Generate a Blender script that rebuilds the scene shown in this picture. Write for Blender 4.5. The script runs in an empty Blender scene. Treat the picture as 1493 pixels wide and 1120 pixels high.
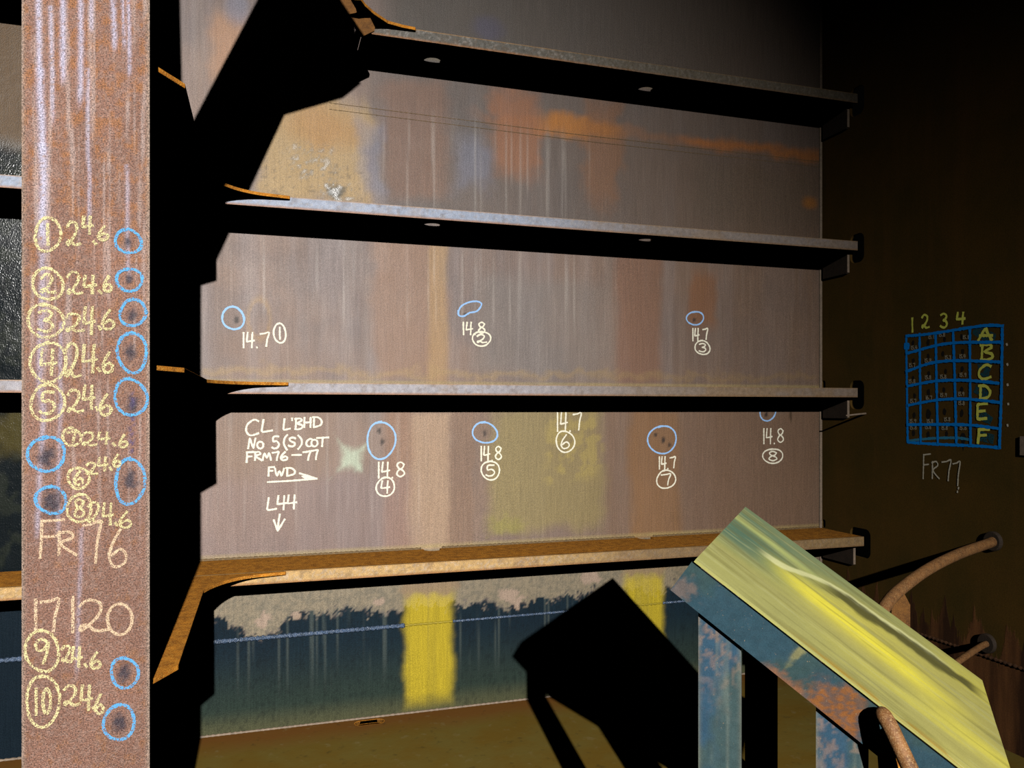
import bpy, bmesh, math
import numpy as np
from mathutils import Vector

C = bpy.context.scene.collection
S = bpy.context.scene

# ------------------------------------------------------------------ camera, light, exposure
cd = bpy.data.cameras.new('camera')
cam = bpy.data.objects.new('camera', cd)
C.objects.link(cam)
cam.location = (0.0, -3.814, 1.4803)
cam.rotation_euler = (math.pi/2, 0, -math.radians(17.5035))
cd.sensor_fit = 'HORIZONTAL'
cd.sensor_width = 36.0
cd.lens = 36.0*1150.0/1493.0
cd.shift_y = 36.8/1493.0
cd.clip_start = 0.02
S.camera = cam

world = bpy.data.worlds.new('tank_darkness')
S.world = world
world.use_nodes = True
bg = world.node_tree.nodes['Background']
bg.inputs['Color'].default_value = (1.0, 0.95, 0.85, 1)
bg.inputs['Strength'].default_value = 0.0006

ld = bpy.data.lights.new('work_lamp', 'SPOT')
lamp = bpy.data.objects.new('work_lamp', ld)
C.objects.link(lamp)
lamp.location = (-0.27, -11.3, 4.58)
AIM = Vector((-2.0, 0.0, -1.0))
lamp.rotation_euler = (AIM - lamp.location).to_track_quat('-Z', 'Y').to_euler()
ld.energy = 8500
ld.color = (1.0, 0.97, 0.93)
ld.spot_size = math.radians(66)
ld.spot_blend = 1.0
ld.shadow_soft_size = 0.045

S.view_settings.view_transform = 'Standard'
S.view_settings.look = 'None'
S.view_settings.gamma = 1.0
S.view_settings.use_curve_mapping = False
S.view_settings.exposure = 0.0
S.cycles.diffuse_bounces = 0
S.cycles.glossy_bounces = 0

# ------------------------------------------------------------------ numeric noise
def _hash(ix, iy, seed):
    h = (ix.astype(np.int64)*374761393 + iy.astype(np.int64)*668265263 + seed*1274126177) & 0xffffffff
    h = ((h ^ (h >> 13))*1274126177) & 0xffffffff
    h = h ^ (h >> 16)
    return (h & 0xffff)/65535.0

def vnoise(x, y, seed=0):
    ix = np.floor(x); iy = np.floor(y)
    fx = x-ix; fy = y-iy
    fx = fx*fx*(3-2*fx); fy = fy*fy*(3-2*fy)
    a = _hash(ix, iy, seed); b = _hash(ix+1, iy, seed)
    c = _hash(ix, iy+1, seed); d = _hash(ix+1, iy+1, seed)
    return (a*(1-fx)+b*fx)*(1-fy)+(c*(1-fx)+d*fx)*fy

def fbm(x, y, seed=0, octv=4):
    s = 0; amp = 0.5; t = 0
    for o in range(octv):
        s = s+amp*vnoise(x*2**o, y*2**o, seed+o*17); t += amp; amp *= 0.55
    return s/t

def sm(a, b, x):
    t = np.clip((x-a)/(b-a), 0, 1)
    return t*t*(3-2*t)

def lin(*c):
    c = np.array(c, float)/255.0
    return np.where(c <= 0.04045, c/12.92, ((c+0.055)/1.055)**2.4)

def mixc(col, m, c):
    m = np.clip(m, 0, 1)[:, None]
    return col*(1-m)+np.asarray(c)[None, :]*m

# ------------------------------------------------------------------ mesh helpers
def link(name, me, mat, parent=None):
    o = bpy.data.objects.new(name, me)
    C.objects.link(o)
    if mat is not None:
        me.materials.append(mat)
    if parent is not None:
        o.parent = parent
        p = parent
        off = Vector((0, 0, 0))
        while p is not None:
            off += p.location
            p = p.parent
        me.transform(__import__('mathutils').Matrix.Translation(-off))
    return o

def build(name, verts, faces, mat, parent=None, smooth=False):
    me = bpy.data.meshes.new(name)
    me.from_pydata([tuple(v) for v in verts], [], faces)
    bm = bmesh.new(); bm.from_mesh(me)
    bmesh.ops.recalc_face_normals(bm, faces=bm.faces)
    bm.to_mesh(me); bm.free()
    if smooth:
        me.polygons.foreach_set('use_smooth', [True]*len(me.polygons))
    me.update()
    return link(name, me, mat, parent)

def thing(name, label, cat, loc, group=None):
    o = bpy.data.objects.new(name, None)
    o.empty_display_size = 0.1
    C.objects.link(o)
    o.location = loc
    o['label'] = label; o['category'] = cat
    if group: o['group'] = group
    return o

def structure(o):
    o['kind'] = 'structure'
    return o

def bevel(o, w=0.0015, seg=1):
    m = o.modifiers.new('bevel', 'BEVEL'); m.width = w; m.segments = seg
    m.limit_method = 'ANGLE'; m.angle_limit = math.radians(40)
    return o

def prism(name, poly, ex, ey, ez, org, t0, t1, mat, parent=None, bev=0.0):
    """extrude the 2D outline poly (axes ex, ey) from t0 to t1 along ez"""
    ex, ey, ez, org = map(Vector, (ex, ey, ez, org))
    n = len(poly)
    vs = [org+ex*a+ey*b+ez*t0 for a, b in poly]+[org+ex*a+ey*b+ez*t1 for a, b in poly]
    fs = [list(range(n)), list(range(2*n-1, n-1, -1))]
    for i in range(n):
        j = (i+1) % n
        fs.append([i, i+n, j+n, j][::-1])
    o = build(name, vs, fs, mat, parent)
    if bev: bevel(o, bev)
    return o

XA, YA, ZA = (1, 0, 0), (0, 1, 0), (0, 0, 1)

def box(name, lo, hi, mat, parent=None, bev=0.0):
    return prism(name, [(lo[0], lo[1]), (hi[0], lo[1]), (hi[0], hi[1]), (lo[0], hi[1])], XA, YA, ZA, (0, 0, 0), lo[2], hi[2], mat, parent, bev)

def tube(name, pts, r, mat, parent=None, seg=14, cap=True):
    pts = [Vector(p) for p in pts]
    vs = []; fs = []
    up = Vector((0.13, 0.21, 0.97))
    for i, p in enumerate(pts):
        t = (pts[min(i+1, len(pts)-1)]-pts[max(i-1, 0)]).normalized()
        a = t.cross(up).normalized(); b = a.cross(t).normalized()
        rr = r[i] if isinstance(r, (list, tuple)) else r
        for k in range(seg):
            an = 2*math.pi*k/seg
            vs.append(p+a*rr*math.cos(an)+b*rr*math.sin(an))
    for i in range(len(pts)-1):
        for k in range(seg):
            k2 = (k+1) % seg
            fs.append([i*seg+k, i*seg+k2, (i+1)*seg+k2, (i+1)*seg+k])
    if cap:
        fs.append(list(range(seg))[::-1]); fs.append([(len(pts)-1)*seg+k for k in range(seg)])
    return build(name, vs, fs, mat, parent, smooth=True)

def catmull(p, n=8):
    p = [np.array(q, float) for q in p]
    P = [2*p[0]-p[1]]+p+[2*p[-1]-p[-2]]
    out = []
    for i in range(1, len(P)-2):
        for k in range(n):
            t = k/n
            out.append(.5*(2*P[i]+(P[i+1]-P[i-1])*t+(2*P[i-1]-5*P[i]+4*P[i+1]-P[i+2])*t*t+(-P[i-1]+3*P[i]-3*P[i+1]+P[i+2])*t**3))
    out.append(p[-1])
    return out

def painted(name, org, ax, ay, lx, ly, step, fn, mat, parent=None, relief=None, thick=0.0):
    """a plate face as a dense grid; fn(u, v) gives colour (n,3) and roughness (n); relief(u, v) real height"""
    org, ax, ay = (np.array(q, float) for q in (org, ax, ay))
    nz = np.cross(ax, ay)
    nx = max(2, int(round(lx/step))+1); ny = max(2, int(round(ly/step))+1)
    U, Vv = np.meshgrid(np.linspace(0, lx, nx), np.linspace(0, ly, ny))
    u = U.ravel(); v = Vv.ravel()
    co = org[None]+u[:, None]*ax+v[:, None]*ay
    if relief is not None:
        co = co+relief(u, v)[:, None]*nz
    col, rg = fn(u, v)
    idx = np.arange(nx*ny).reshape(ny, nx)
    q = np.stack([idx[:-1, :-1], idx[:-1, 1:], idx[1:, 1:], idx[1:, :-1]], -1).reshape(-1, 4)
    if thick > 0:      # real plate: back corners and rim
        n0 = nx*ny
        back = np.array([org, org+ax*lx, org+ax*lx+ay*ly, org+ay*ly])-nz*thick
        co = np.vstack([co, back])
        col = np.vstack([col, np.repeat(col.mean(0)[None], 4, 0)]); rg = np.append(rg, [0.7]*4)
    me = bpy.data.meshes.new(name)
    faces = q.tolist()
    if thick > 0:
        b0, b1, b2, b3 = n0, n0+1, n0+2, n0+3
        faces.append([b3, b2, b1, b0])
        faces.append(idx[0, ::-1].tolist()+[b0, b1])
        faces.append(idx[-1, :].tolist()+[b2, b3])
        faces.append(idx[:, 0].tolist()+[b3, b0])
        faces.append(idx[::-1, -1].tolist()+[b1, b2])
    me.from_pydata(co.tolist(), [], faces)
    at = me.attributes.new('Paint', 'FLOAT_COLOR', 'POINT')
    at.data.foreach_set('color', np.hstack([np.clip(col, 0, 1), np.ones((len(col), 1))]).astype(np.float32).ravel())
    ar = me.attributes.new('Rough', 'FLOAT', 'POINT')
    ar.data.foreach_set('value', np.clip(rg, 0.05, 1).astype(np.float32))
    me.update()
    return link(name, me, mat, parent)

# ------------------------------------------------------------------ materials
def nodes(name):
    m = bpy.data.materials.new(name); m.use_nodes = True
    nt = m.node_tree
    return m, nt, nt.nodes['Principled BSDF']

def N(nt, t, **kw):
    n = nt.nodes.new(t)
    for k, v in kw.items():
        if k in n.inputs.keys(): n.inputs[k].default_value = v
        else: setattr(n, k, v)
    return n

def noise_tex(nt, vec, scale, detail=4, rough=0.6, stretch=None):
    if stretch:
        mp = N(nt, 'ShaderNodeMapping'); mp.inputs['Scale'].default_value = stretch
        nt.links.new(vec, mp.inputs['Vector']); vec = mp.outputs['Vector']
    n = N(nt, 'ShaderNodeTexNoise', Scale=scale, Detail=detail, Roughness=rough)
    nt.links.new(vec, n.inputs['Vector'])
    return n.outputs['Fac']

def maprange(nt, fac, a, b, c, d):
    n = N(nt, 'ShaderNodeMapRange'); n.clamp = True
    nt.links.new(fac, n.inputs['Value'])
    for k, v in zip(('From Min', 'From Max', 'To Min', 'To Max'), (a, b, c, d)): n.inputs[k].default_value = v
    return n.outputs['Result']

def mixrgb(nt, fac, a, b, mode='MIX'):
    n = N(nt, 'ShaderNodeMix', data_type='RGBA', blend_type=mode)
    for val, i in ((fac, 0), (a, 6), (b, 7)):
        if hasattr(val, 'is_output') or hasattr(val, 'links'):
            nt.links.new(val, n.inputs[i])
        elif i == 0: n.inputs[0].default_value = val
        else: n.inputs[i].default_value = (*val, 1)
    return n.outputs[2]

def painted_mat(name, grain=350.0, gstr=0.30, bump=0.35, bdist=0.0012, streak=None, spec=0.5, coarse=60.0, cstr=0.25, metallic=0.0, chips=None, wet=False):
    m, nt, p = nodes(name)
    L = nt.links
    geo = N(nt, 'ShaderNodeNewGeometry'); pos = geo.outputs['Position']
    at = N(nt, 'ShaderNodeAttribute', attribute_name='Paint')
    ar = N(nt, 'ShaderNodeAttribute', attribute_name='Rough')
    f1 = noise_tex(nt, pos, grain, 2, 0.6)
    v1 = maprange(nt, f1, 0.33, 0.67, 1-gstr, 1+1.3*gstr)
    f2 = noise_tex(nt, pos, coarse, 4, 0.65, streak)
    v2 = maprange(nt, f2, 0.3, 0.7, 1-cstr, 1+cstr)
    mul = N(nt, 'ShaderNodeMath', operation='MULTIPLY'); L.new(v1, mul.inputs[0]); L.new(v2, mul.inputs[1])
    vm = N(nt, 'ShaderNodeVectorMath', operation='SCALE'); L.new(at.outputs['Color'], vm.inputs[0]); L.new(mul.outputs[0], vm.inputs['Scale'])
    outc = vm.outputs[0]
    if chips:
        fc = noise_tex(nt, pos, chips[0], 4, 0.7)
        fb_ = noise_tex(nt, pos, 9.0, 2, 0.5)
        sub = N(nt, 'ShaderNodeMath', operation='MULTIPLY_ADD'); L.new(fb_, sub.inputs[0]); sub.inputs[1].default_value = 0.35; L.new(fc, sub.inputs[2])
        outc = mixrgb(nt, maprange(nt, sub.outputs[0], chips[1], chips[1]+0.03, 0, 0.85), outc, chips[2])
    L.new(outc, p.inputs['Base Color'])
    L.new(ar.outputs['Fac'], p.inputs['Roughness'])
    p.inputs['Specular IOR Level'].default_value = spec
    p.inputs['Metallic'].default_value = metallic
    b = N(nt, 'ShaderNodeBump', Strength=bump, Distance=bdist)
    if wet:
        b0 = N(nt, 'ShaderNodeBump', Strength=1.0)
        L.new(noise_tex(nt, pos, 190.0, 2, 0.5, (1, 1, 0.7)), b0.inputs['Height'])
        L.new(maprange(nt, ar.outputs['Fac'], 0.24, 0.40, 0.0009, 0.0), b0.inputs['Distance'])
        L.new(b0.outputs[0], b.inputs['Normal'])
        L.new(maprange(nt, ar.outputs['Fac'], 0.24, 0.40, 0.0002, bdist), b.inputs['Distance'])
        L.new(maprange(nt, ar.outputs['Fac'], 0.57, 0.62, spec, 0.12), p.inputs['Specular IOR Level'])
    L.new(f1, b.inputs['Height']); L.new(b.outputs[0], p.inputs['Normal'])
    return m

def rust_mat(name, cols, scale=40.0, rough=0.75, bump=0.5, bdist=0.002, spec=0.4, stretch=None):
    """procedural corroded metal: cols = dark, mid, bright"""
    m, nt, p = nodes(name)
    L = nt.links
    geo = N(nt, 'ShaderNodeNewGeometry'); pos = geo.outputs['Position']
    f1 = noise_tex(nt, pos, scale, 6, 0.65, stretch)
    f2 = noise_tex(nt, pos, scale*7, 3, 0.6)
    c = mixrgb(nt, maprange(nt, f1, 0.35, 0.65, 0, 1), cols[0], cols[1])
    c = mixrgb(nt, maprange(nt, f2, 0.5, 0.75, 0, 0.9), c, cols[2])
    L.new(c, p.inputs['Base Color'])
    p.inputs['Roughness'].default_value = rough
    p.inputs['Specular IOR Level'].default_value = spec
    b = N(nt, 'ShaderNodeBump', Strength=bump, Distance=bdist)
    L.new(f2, b.inputs['Height']); L.new(b.outputs[0], p.inputs['Normal'])
    return m

T = lambda *c: tuple(float(x) for x in lin(*c))
M_wall = painted_mat('bulkhead_paint', 240, 0.26, 0.7, 0.0022, (1, 1, 0.035), 0.5, 150, 0.16, wet=True)
M_face = painted_mat('corroded_flange', 420, 0.35, 0.6, 0.0016, None, 0.5, 60, 0.2)
M_plate = painted_mat('rusty_face_plate', 300, 0.62, 1.0, 0.003, None, 0.5, 120, 0.15)
M_deck = painted_mat('stained_deck_paint', 500, 0.08, 0.12, 0.0008, None, 0.4, 30, 0.05)
M_side = painted_mat('chipped_blue_paint', 420, 0.15, 0.2, 0.001, None, 0.5, 40, 0.15, chips=(130.0, 0.86, T(150, 130, 104)))
M_dark = painted_mat('dark_tank_coating', 300, 0.15, 0.15, 0.001, (1, 1, 0.08), 0.25, 40, 0.25)
M_floor = painted_mat('muddy_floor', 300, 0.15, 0.25, 0.0012, None, 0.45, 25, 0.18)
M_orange = rust_mat('orange_rust', (T(146, 86, 26), T(212, 136, 42), T(245, 190, 84)), 30, 0.85, 0.9, 0.003, 0.2)
M_bar = rust_mat('dull_orange_rust', (T(92, 58, 22), T(128, 84, 32), T(150, 104, 48)), 40, 0.8, 0.6)
M_brown = rust_mat('brown_rust', (T(62, 40, 26), T(92, 62, 40), T(130, 92, 60)), 35, 0.7, 0.5)
M_coat = rust_mat('dark_coating', (T(52, 44, 36), T(64, 52, 42), T(78, 62, 48)), 20, 0.7, 0.3)
M_edge = rust_mat('bare_and_lit_edge', (T(120, 105, 90), T(150, 130, 110), T(180, 160, 140)), 60, 0.6, 0.4)
M_pipe = rust_mat('rusty_pipe', (T(104, 68, 38), T(146, 100, 56), T(190, 156, 108)), 45, 0.65, 0.4)
M_weld = rust_mat('teal_weld', (T(34, 52, 66), T(70, 96, 130), T(190, 205, 235)), 60, 0.22, 1.0, 0.004, 1.0)  # blue-white flecks in the colour paint the bead's glints
M_weldrust = rust_mat('rust_weld', (T(95, 78, 55), T(130, 104, 68), T(150, 120, 80)), 90, 0.55, 0.5, 0.002)
M_yweld = rust_mat('yellow_weld', (T(150, 132, 34), T(172, 152, 40), T(188, 168, 60)), 60, 0.5, 0.5)
M_black = rust_mat('hollow_dark', (T(20, 16, 12), T(26, 20, 14), T(32, 26, 18)), 20, 0.9, 0.2)

def chalk(name, c, keep=0.75, scale=420):
    m, nt, p = nodes(name)
    L = nt.links
    geo = N(nt, 'ShaderNodeNewGeometry'); pos = geo.outputs['Position']
    f = noise_tex(nt, pos, scale, 2, 0.6)
    p.inputs['Base Color'].default_value = (*c, 1)
    p.inputs['Roughness'].default_value = 0.95
    p.inputs['Specular IOR Level'].default_value = 0.1
    a = maprange(nt, f, 0.62-keep*0.45, 0.70-keep*0.45, 0, 1)
    L.new(a, p.inputs['Alpha'])
    return m
CH = {
 'Y': chalk('yellow_chalk', (0.66, 0.58, 0.30), 0.40), 'P': chalk('peach_chalk', (0.64, 0.47, 0.31), 0.44),
 'B': chalk('blue_chalk', (0.10, 0.36, 0.68), 0.45), 'b': chalk('light_blue_chalk', (0.36, 0.60, 0.98), 0.8),
 'C': chalk('white_chalk', (0.95, 0.90, 0.72), 0.85),
 'G': chalk('deep_blue_chalk', (0.0, 0.30, 1.0), 0.85), 'g': chalk('teal_chalk', (0.05, 0.30, 0.50), 0.7),
 's': chalk('teal_smear', (0.02, 0.10, 0.13), 0.5, 160),
 'L': chalk('lime_chalk', (0.98, 1.0, 0.16), 0.85), 'K': chalk('grey_chalk', (0.75, 0.68, 0.52), 0.75), 'k': chalk('faint_grey_chalk', (0.42, 0.38, 0.28), 0.7),
}

MARKS = [
    ('F', 'chalk_reading', 'yellow chalk circled 1 and reading 24.6', 'Y', 0.0068, '-495,1931 -491,1933 -485,1934 -480,1934 -475,1931 -471,1928 -467,1923 -464,1918 -462,1912 -460,1905 -459,1898 -460,1891 -461,1884 -463,1878 -466,1872 -470,1867 -474,1863 -478,1860 -482,1857 -487,1855 -493,1854 -498,1855 -503,1858 -507,1863 -510,1868 -512,1875 -513,1882 -513,1890 -512,1896 -511,1903 -510,1909 -507,1916 -505,1921 -501,1927 -497,1931 -491,1934 -487,1936;-487,1919 -487,1912 -487,1903 -487,1894 -487,1885 -486,1876 -486,1870;-446,1915 -444,1919 -442,1924 -439,1927 -435,1928 -430,1927 -427,1925 -426,1921 -425,1915 -426,1909 -427,1903 -430,1897 -433,1891 -437,1884 -441,1876 -445,1872 -446,1873 -446,1878 -445,1881 -443,1882 -440,1882 -437,1882 -435,1879 -433,1875 -430,1873 -426,1874 -422,1875 -418,1877;-410,1942 -411,1936 -412,1928 -413,1921 -413,1919 -413,1917 -412,1917 -406,1919 -397,1921 -391,1922;-396,1943 -397,1938 -397,1930 -397,1923 -398,1915 -398,1907 -398,1902;-389,1884 -384,1878;-366,1922 -368,1919 -372,1913 -375,1908 -377,1904 -378,1900 -379,1897 -378,1893 -376,1890 -373,1889 -369,1889 -364,1890 -361,1892 -359,1895 -358,1898 -358,1900 -360,1902 -363,1904 -366,1905 -369,1903 -373,1901 -375,1898'),
    ('F', 'chalk_reading', 'yellow chalk circled 2 and reading 24.6', 'Y', 0.0068, '-497,1813 -492,1814 -485,1814 -480,1813 -475,1810 -470,1806 -466,1802 -463,1798 -459,1793 -457,1787 -455,1781 -454,1774 -455,1766 -457,1760 -460,1753 -465,1748 -470,1745 -476,1743 -482,1741 -487,1741 -493,1742 -498,1744 -503,1746 -508,1750 -512,1754 -515,1760 -517,1766 -518,1773 -518,1780 -517,1787 -516,1793 -513,1800 -509,1805 -504,1810 -499,1814 -492,1815 -487,1816;-501,1790 -499,1792 -496,1796 -493,1799 -489,1800 -484,1799 -480,1797 -479,1794 -478,1789 -479,1785 -481,1780 -483,1775 -487,1770 -491,1765 -496,1759 -499,1756 -501,1757 -500,1760 -499,1763 -497,1764 -494,1764 -491,1763 -489,1761 -486,1758 -484,1757 -479,1757 -474,1758 -471,1759;-445,1796 -443,1800 -440,1805 -437,1808 -432,1809 -427,1808 -424,1805 -422,1801 -421,1796 -422,1790 -424,1785 -427,1779 -430,1773 -434,1767 -439,1760 -443,1756 -444,1757 -444,1761 -443,1764 -441,1765 -438,1765 -435,1765 -432,1762 -430,1759 -427,1757 -422,1757 -417,1759 -414,1760;-407,1801 -408,1795 -409,1786 -410,1779 -410,1776 -410,1775 -408,1775 -401,1776 -391,1778 -384,1780;-390,1802 -390,1796 -391,1788 -391,1780 -392,1772 -392,1764 -392,1759;-377,1766 -372,1760;-356,1802 -358,1798 -362,1792 -364,1787 -366,1782 -367,1778 -367,1774 -366,1770 -364,1767 -362,1765 -359,1765 -355,1766 -352,1768 -351,1771 -350,1774 -350,1777 -352,1780 -354,1782 -356,1783 -359,1781 -362,1778 -364,1776'),
    ('F', 'chalk_reading', 'yellow chalk circled 3 and reading 24.6', 'Y', 0.0068, '-502,1727 -496,1727 -489,1727 -483,1726 -478,1723 -472,1721 -467,1717 -462,1713 -458,1707 -455,1700 -453,1693 -453,1685 -455,1677 -458,1670 -463,1664 -468,1659 -473,1656 -479,1653 -486,1651 -492,1650 -498,1650 -504,1652 -510,1655 -515,1659 -520,1665 -523,1671 -526,1678 -527,1685 -528,1692 -527,1700 -525,1708 -521,1715 -517,1721 -511,1725 -504,1728 -497,1729 -491,1729;-505,1709 -502,1711 -496,1713 -491,1714 -486,1713 -481,1711 -478,1707 -479,1704 -481,1699 -484,1696 -488,1694 -493,1692 -495,1691 -491,1690 -485,1689 -480,1687 -478,1684 -476,1679 -477,1675 -479,1670 -484,1666 -489,1664 -495,1665 -502,1668 -507,1670;-447,1699 -445,1702 -442,1706 -438,1708 -433,1709 -427,1708 -422,1706 -420,1703 -420,1699 -421,1694 -423,1690 -426,1685 -430,1681 -435,1675 -441,1670 -445,1667 -447,1668 -447,1671 -445,1673 -443,1674 -439,1674 -436,1674 -433,1672 -430,1669 -426,1667 -421,1668 -415,1669 -411,1670;-407,1725 -408,1716 -409,1703 -410,1693 -410,1688 -411,1687 -408,1686 -402,1688 -393,1690 -387,1692;-392,1726 -392,1717 -393,1705 -393,1693 -394,1681 -394,1670 -394,1661;-378,1680 -374,1673;-354,1720 -357,1715 -362,1708 -365,1702 -368,1696 -369,1690 -370,1685 -368,1680 -366,1676 -362,1674 -358,1674 -352,1675 -348,1678 -346,1681 -345,1685 -345,1689 -347,1692 -350,1695 -354,1696 -358,1694 -362,1690 -365,1688'),
    ('F', 'chalk_reading', 'yellow chalk circled 4 and reading 24.6', 'Y', 0.0068, '-495,1633 -490,1635 -483,1637 -477,1638 -471,1637 -464,1633 -459,1628 -454,1622 -451,1613 -449,1604 -449,1595 -449,1586 -451,1578 -454,1570 -458,1562 -462,1556 -468,1551 -473,1547 -480,1545 -486,1545 -492,1546 -499,1548 -504,1552 -510,1556 -515,1562 -519,1570 -522,1578 -524,1587 -524,1597 -522,1606 -518,1614 -514,1621 -509,1627 -503,1631 -497,1634 -491,1637 -485,1639;-498,1622 -499,1613 -500,1601 -501,1592 -502,1587 -502,1586 -500,1586 -490,1587 -478,1589 -469,1591;-476,1622 -477,1615 -477,1603 -478,1592 -478,1581 -479,1570 -479,1562;-449,1620 -447,1625 -444,1632 -440,1637 -436,1638 -431,1636 -427,1632 -425,1626 -425,1618 -425,1609 -427,1601 -430,1592 -434,1583 -438,1573 -443,1563 -447,1558 -448,1559 -448,1566 -447,1570 -445,1572 -442,1572 -439,1570 -436,1567 -434,1561 -430,1558 -426,1558 -421,1560 -417,1562;-409,1634 -410,1625 -411,1612 -412,1601 -413,1597 -413,1595 -411,1595 -402,1596 -390,1599 -382,1601;-388,1635 -389,1626 -390,1614 -390,1602 -390,1590 -391,1577 -391,1569;-380,1579 -375,1572;-355,1618 -358,1612 -362,1605 -365,1598 -367,1592 -368,1586 -368,1581 -367,1576 -365,1572 -362,1569 -358,1569 -354,1571 -350,1573 -348,1577 -348,1581 -348,1585 -349,1588 -352,1591 -355,1592 -358,1590 -362,1587 -365,1584'),
    ('F', 'chalk_reading', 'yellow chalk circled 5 and reading 24.6', 'Y', 0.0068, '-498,1536 -492,1538 -485,1539 -478,1538 -472,1535 -466,1531 -461,1526 -457,1520 -454,1513 -452,1506 -451,1498 -451,1491 -453,1483 -456,1476 -460,1471 -464,1465 -470,1461 -475,1458 -481,1455 -488,1454 -494,1453 -501,1455 -508,1458 -513,1463 -518,1469 -520,1477 -522,1485 -522,1493 -521,1500 -519,1507 -517,1514 -514,1520 -510,1527 -505,1532 -500,1537 -493,1539 -487,1541;-474,1521 -480,1521 -489,1522 -496,1520 -498,1513 -499,1505 -497,1499 -494,1498 -488,1501 -483,1501 -479,1498 -474,1493 -472,1488 -473,1483 -476,1478 -479,1473 -484,1471 -489,1470 -494,1470 -498,1471 -501,1473 -503,1475;-444,1515 -442,1518 -440,1523 -436,1526 -432,1527 -426,1525 -423,1523 -421,1519 -420,1513 -421,1508 -423,1502 -426,1497 -429,1491 -434,1485 -439,1478 -443,1474 -444,1476 -444,1480 -443,1483 -441,1484 -438,1484 -434,1483 -432,1480 -429,1477 -426,1474 -421,1474 -416,1476 -412,1477;-408,1537 -409,1529 -410,1518 -411,1509 -412,1505 -412,1504 -410,1504 -403,1505 -394,1507 -387,1508;-393,1537 -393,1530 -393,1520 -394,1509 -394,1499 -394,1489 -394,1481;-384,1485 -380,1478;-360,1516 -363,1511 -368,1503 -371,1496 -374,1490 -375,1484 -375,1479 -374,1474 -372,1469 -368,1466 -364,1466 -358,1468 -354,1470 -352,1474 -351,1478 -351,1482 -353,1486 -356,1489 -360,1490 -364,1488 -368,1484 -371,1481'),
    ('F', 'chalk_reading', 'small yellow chalk circled 7 and reading 24.6', 'Y', 0.006, '-442,1435 -439,1435 -435,1435 -432,1433 -429,1432 -426,1430 -424,1428 -421,1425 -419,1422 -417,1419 -416,1415 -416,1411 -417,1407 -418,1403 -421,1400 -423,1398 -426,1396 -430,1394 -433,1394 -436,1394 -440,1394 -443,1395 -446,1397 -449,1399 -451,1402 -453,1405 -454,1409 -455,1413 -455,1417 -455,1421 -454,1424 -452,1428 -449,1431 -446,1434 -443,1435 -439,1436 -436,1436;-445,1425 -443,1425 -439,1425 -436,1426 -433,1427 -429,1428 -427,1427 -428,1424 -430,1419 -431,1414 -432,1409 -433,1404 -433,1401;-412,1418 -411,1420 -408,1423 -405,1425 -400,1425 -396,1424 -392,1423 -391,1420 -390,1417 -391,1414 -392,1410 -395,1407 -398,1404 -403,1400 -407,1396 -411,1394 -412,1395 -412,1397 -411,1399 -409,1400 -406,1400 -403,1399 -401,1397 -398,1395 -395,1394 -391,1394 -386,1395 -383,1395;-376,1425 -377,1421 -378,1415 -379,1411 -379,1409 -379,1408 -377,1408 -370,1409 -361,1410 -354,1410;-360,1425 -360,1421 -361,1416 -361,1411 -361,1406 -362,1400 -362,1397;-347,1398 -342,1392;-322,1418 -324,1415 -327,1410 -329,1406 -331,1402 -332,1399 -332,1396 -332,1392 -330,1390 -328,1388 -324,1388 -321,1389 -318,1390 -316,1392 -315,1395 -316,1397 -317,1400 -319,1402 -322,1402 -324,1401 -327,1399 -329,1397'),
    ('F', 'chalk_reading', 'small yellow chalk circled 6 and reading 24.6', 'Y', 0.006, '-428,1339 -424,1339 -420,1339 -417,1339 -413,1338 -409,1336 -406,1334 -403,1330 -400,1326 -399,1321 -398,1316 -399,1311 -400,1307 -402,1302 -404,1299 -407,1296 -411,1293 -414,1291 -418,1290 -422,1290 -426,1290 -430,1292 -433,1294 -436,1297 -439,1301 -441,1305 -443,1309 -444,1314 -444,1319 -444,1324 -442,1329 -440,1333 -437,1336 -433,1338 -429,1340 -425,1340 -421,1340;-419,1332 -422,1328 -425,1323 -428,1319 -430,1315 -431,1311 -431,1308 -430,1304 -428,1301 -426,1299 -422,1299 -418,1300 -415,1302 -413,1304 -412,1307 -412,1309 -414,1312 -416,1314 -419,1315 -422,1313 -426,1311 -428,1309;-404,1346 -402,1348 -400,1351 -398,1352 -395,1352 -391,1352 -389,1350 -387,1348 -387,1345 -387,1342 -389,1339 -391,1336 -393,1333 -396,1330 -400,1327 -403,1325 -404,1325 -404,1327 -403,1329 -401,1330 -399,1330 -397,1329 -395,1328 -393,1326 -391,1324 -388,1324 -384,1325 -381,1326;-377,1364 -377,1359 -378,1353 -379,1348 -379,1346 -379,1345 -378,1345 -372,1345 -364,1346 -359,1347;-363,1364 -363,1360 -364,1354 -364,1348 -364,1342 -365,1336 -365,1332;-354,1340 -350,1333;-336,1370 -338,1367 -341,1363 -343,1359 -345,1355 -346,1352 -346,1349 -345,1346 -344,1343 -342,1342 -339,1341 -335,1342 -333,1344 -331,1346 -331,1348 -331,1350 -332,1353 -334,1354 -336,1355 -339,1354 -341,1352 -343,1350'),
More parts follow.
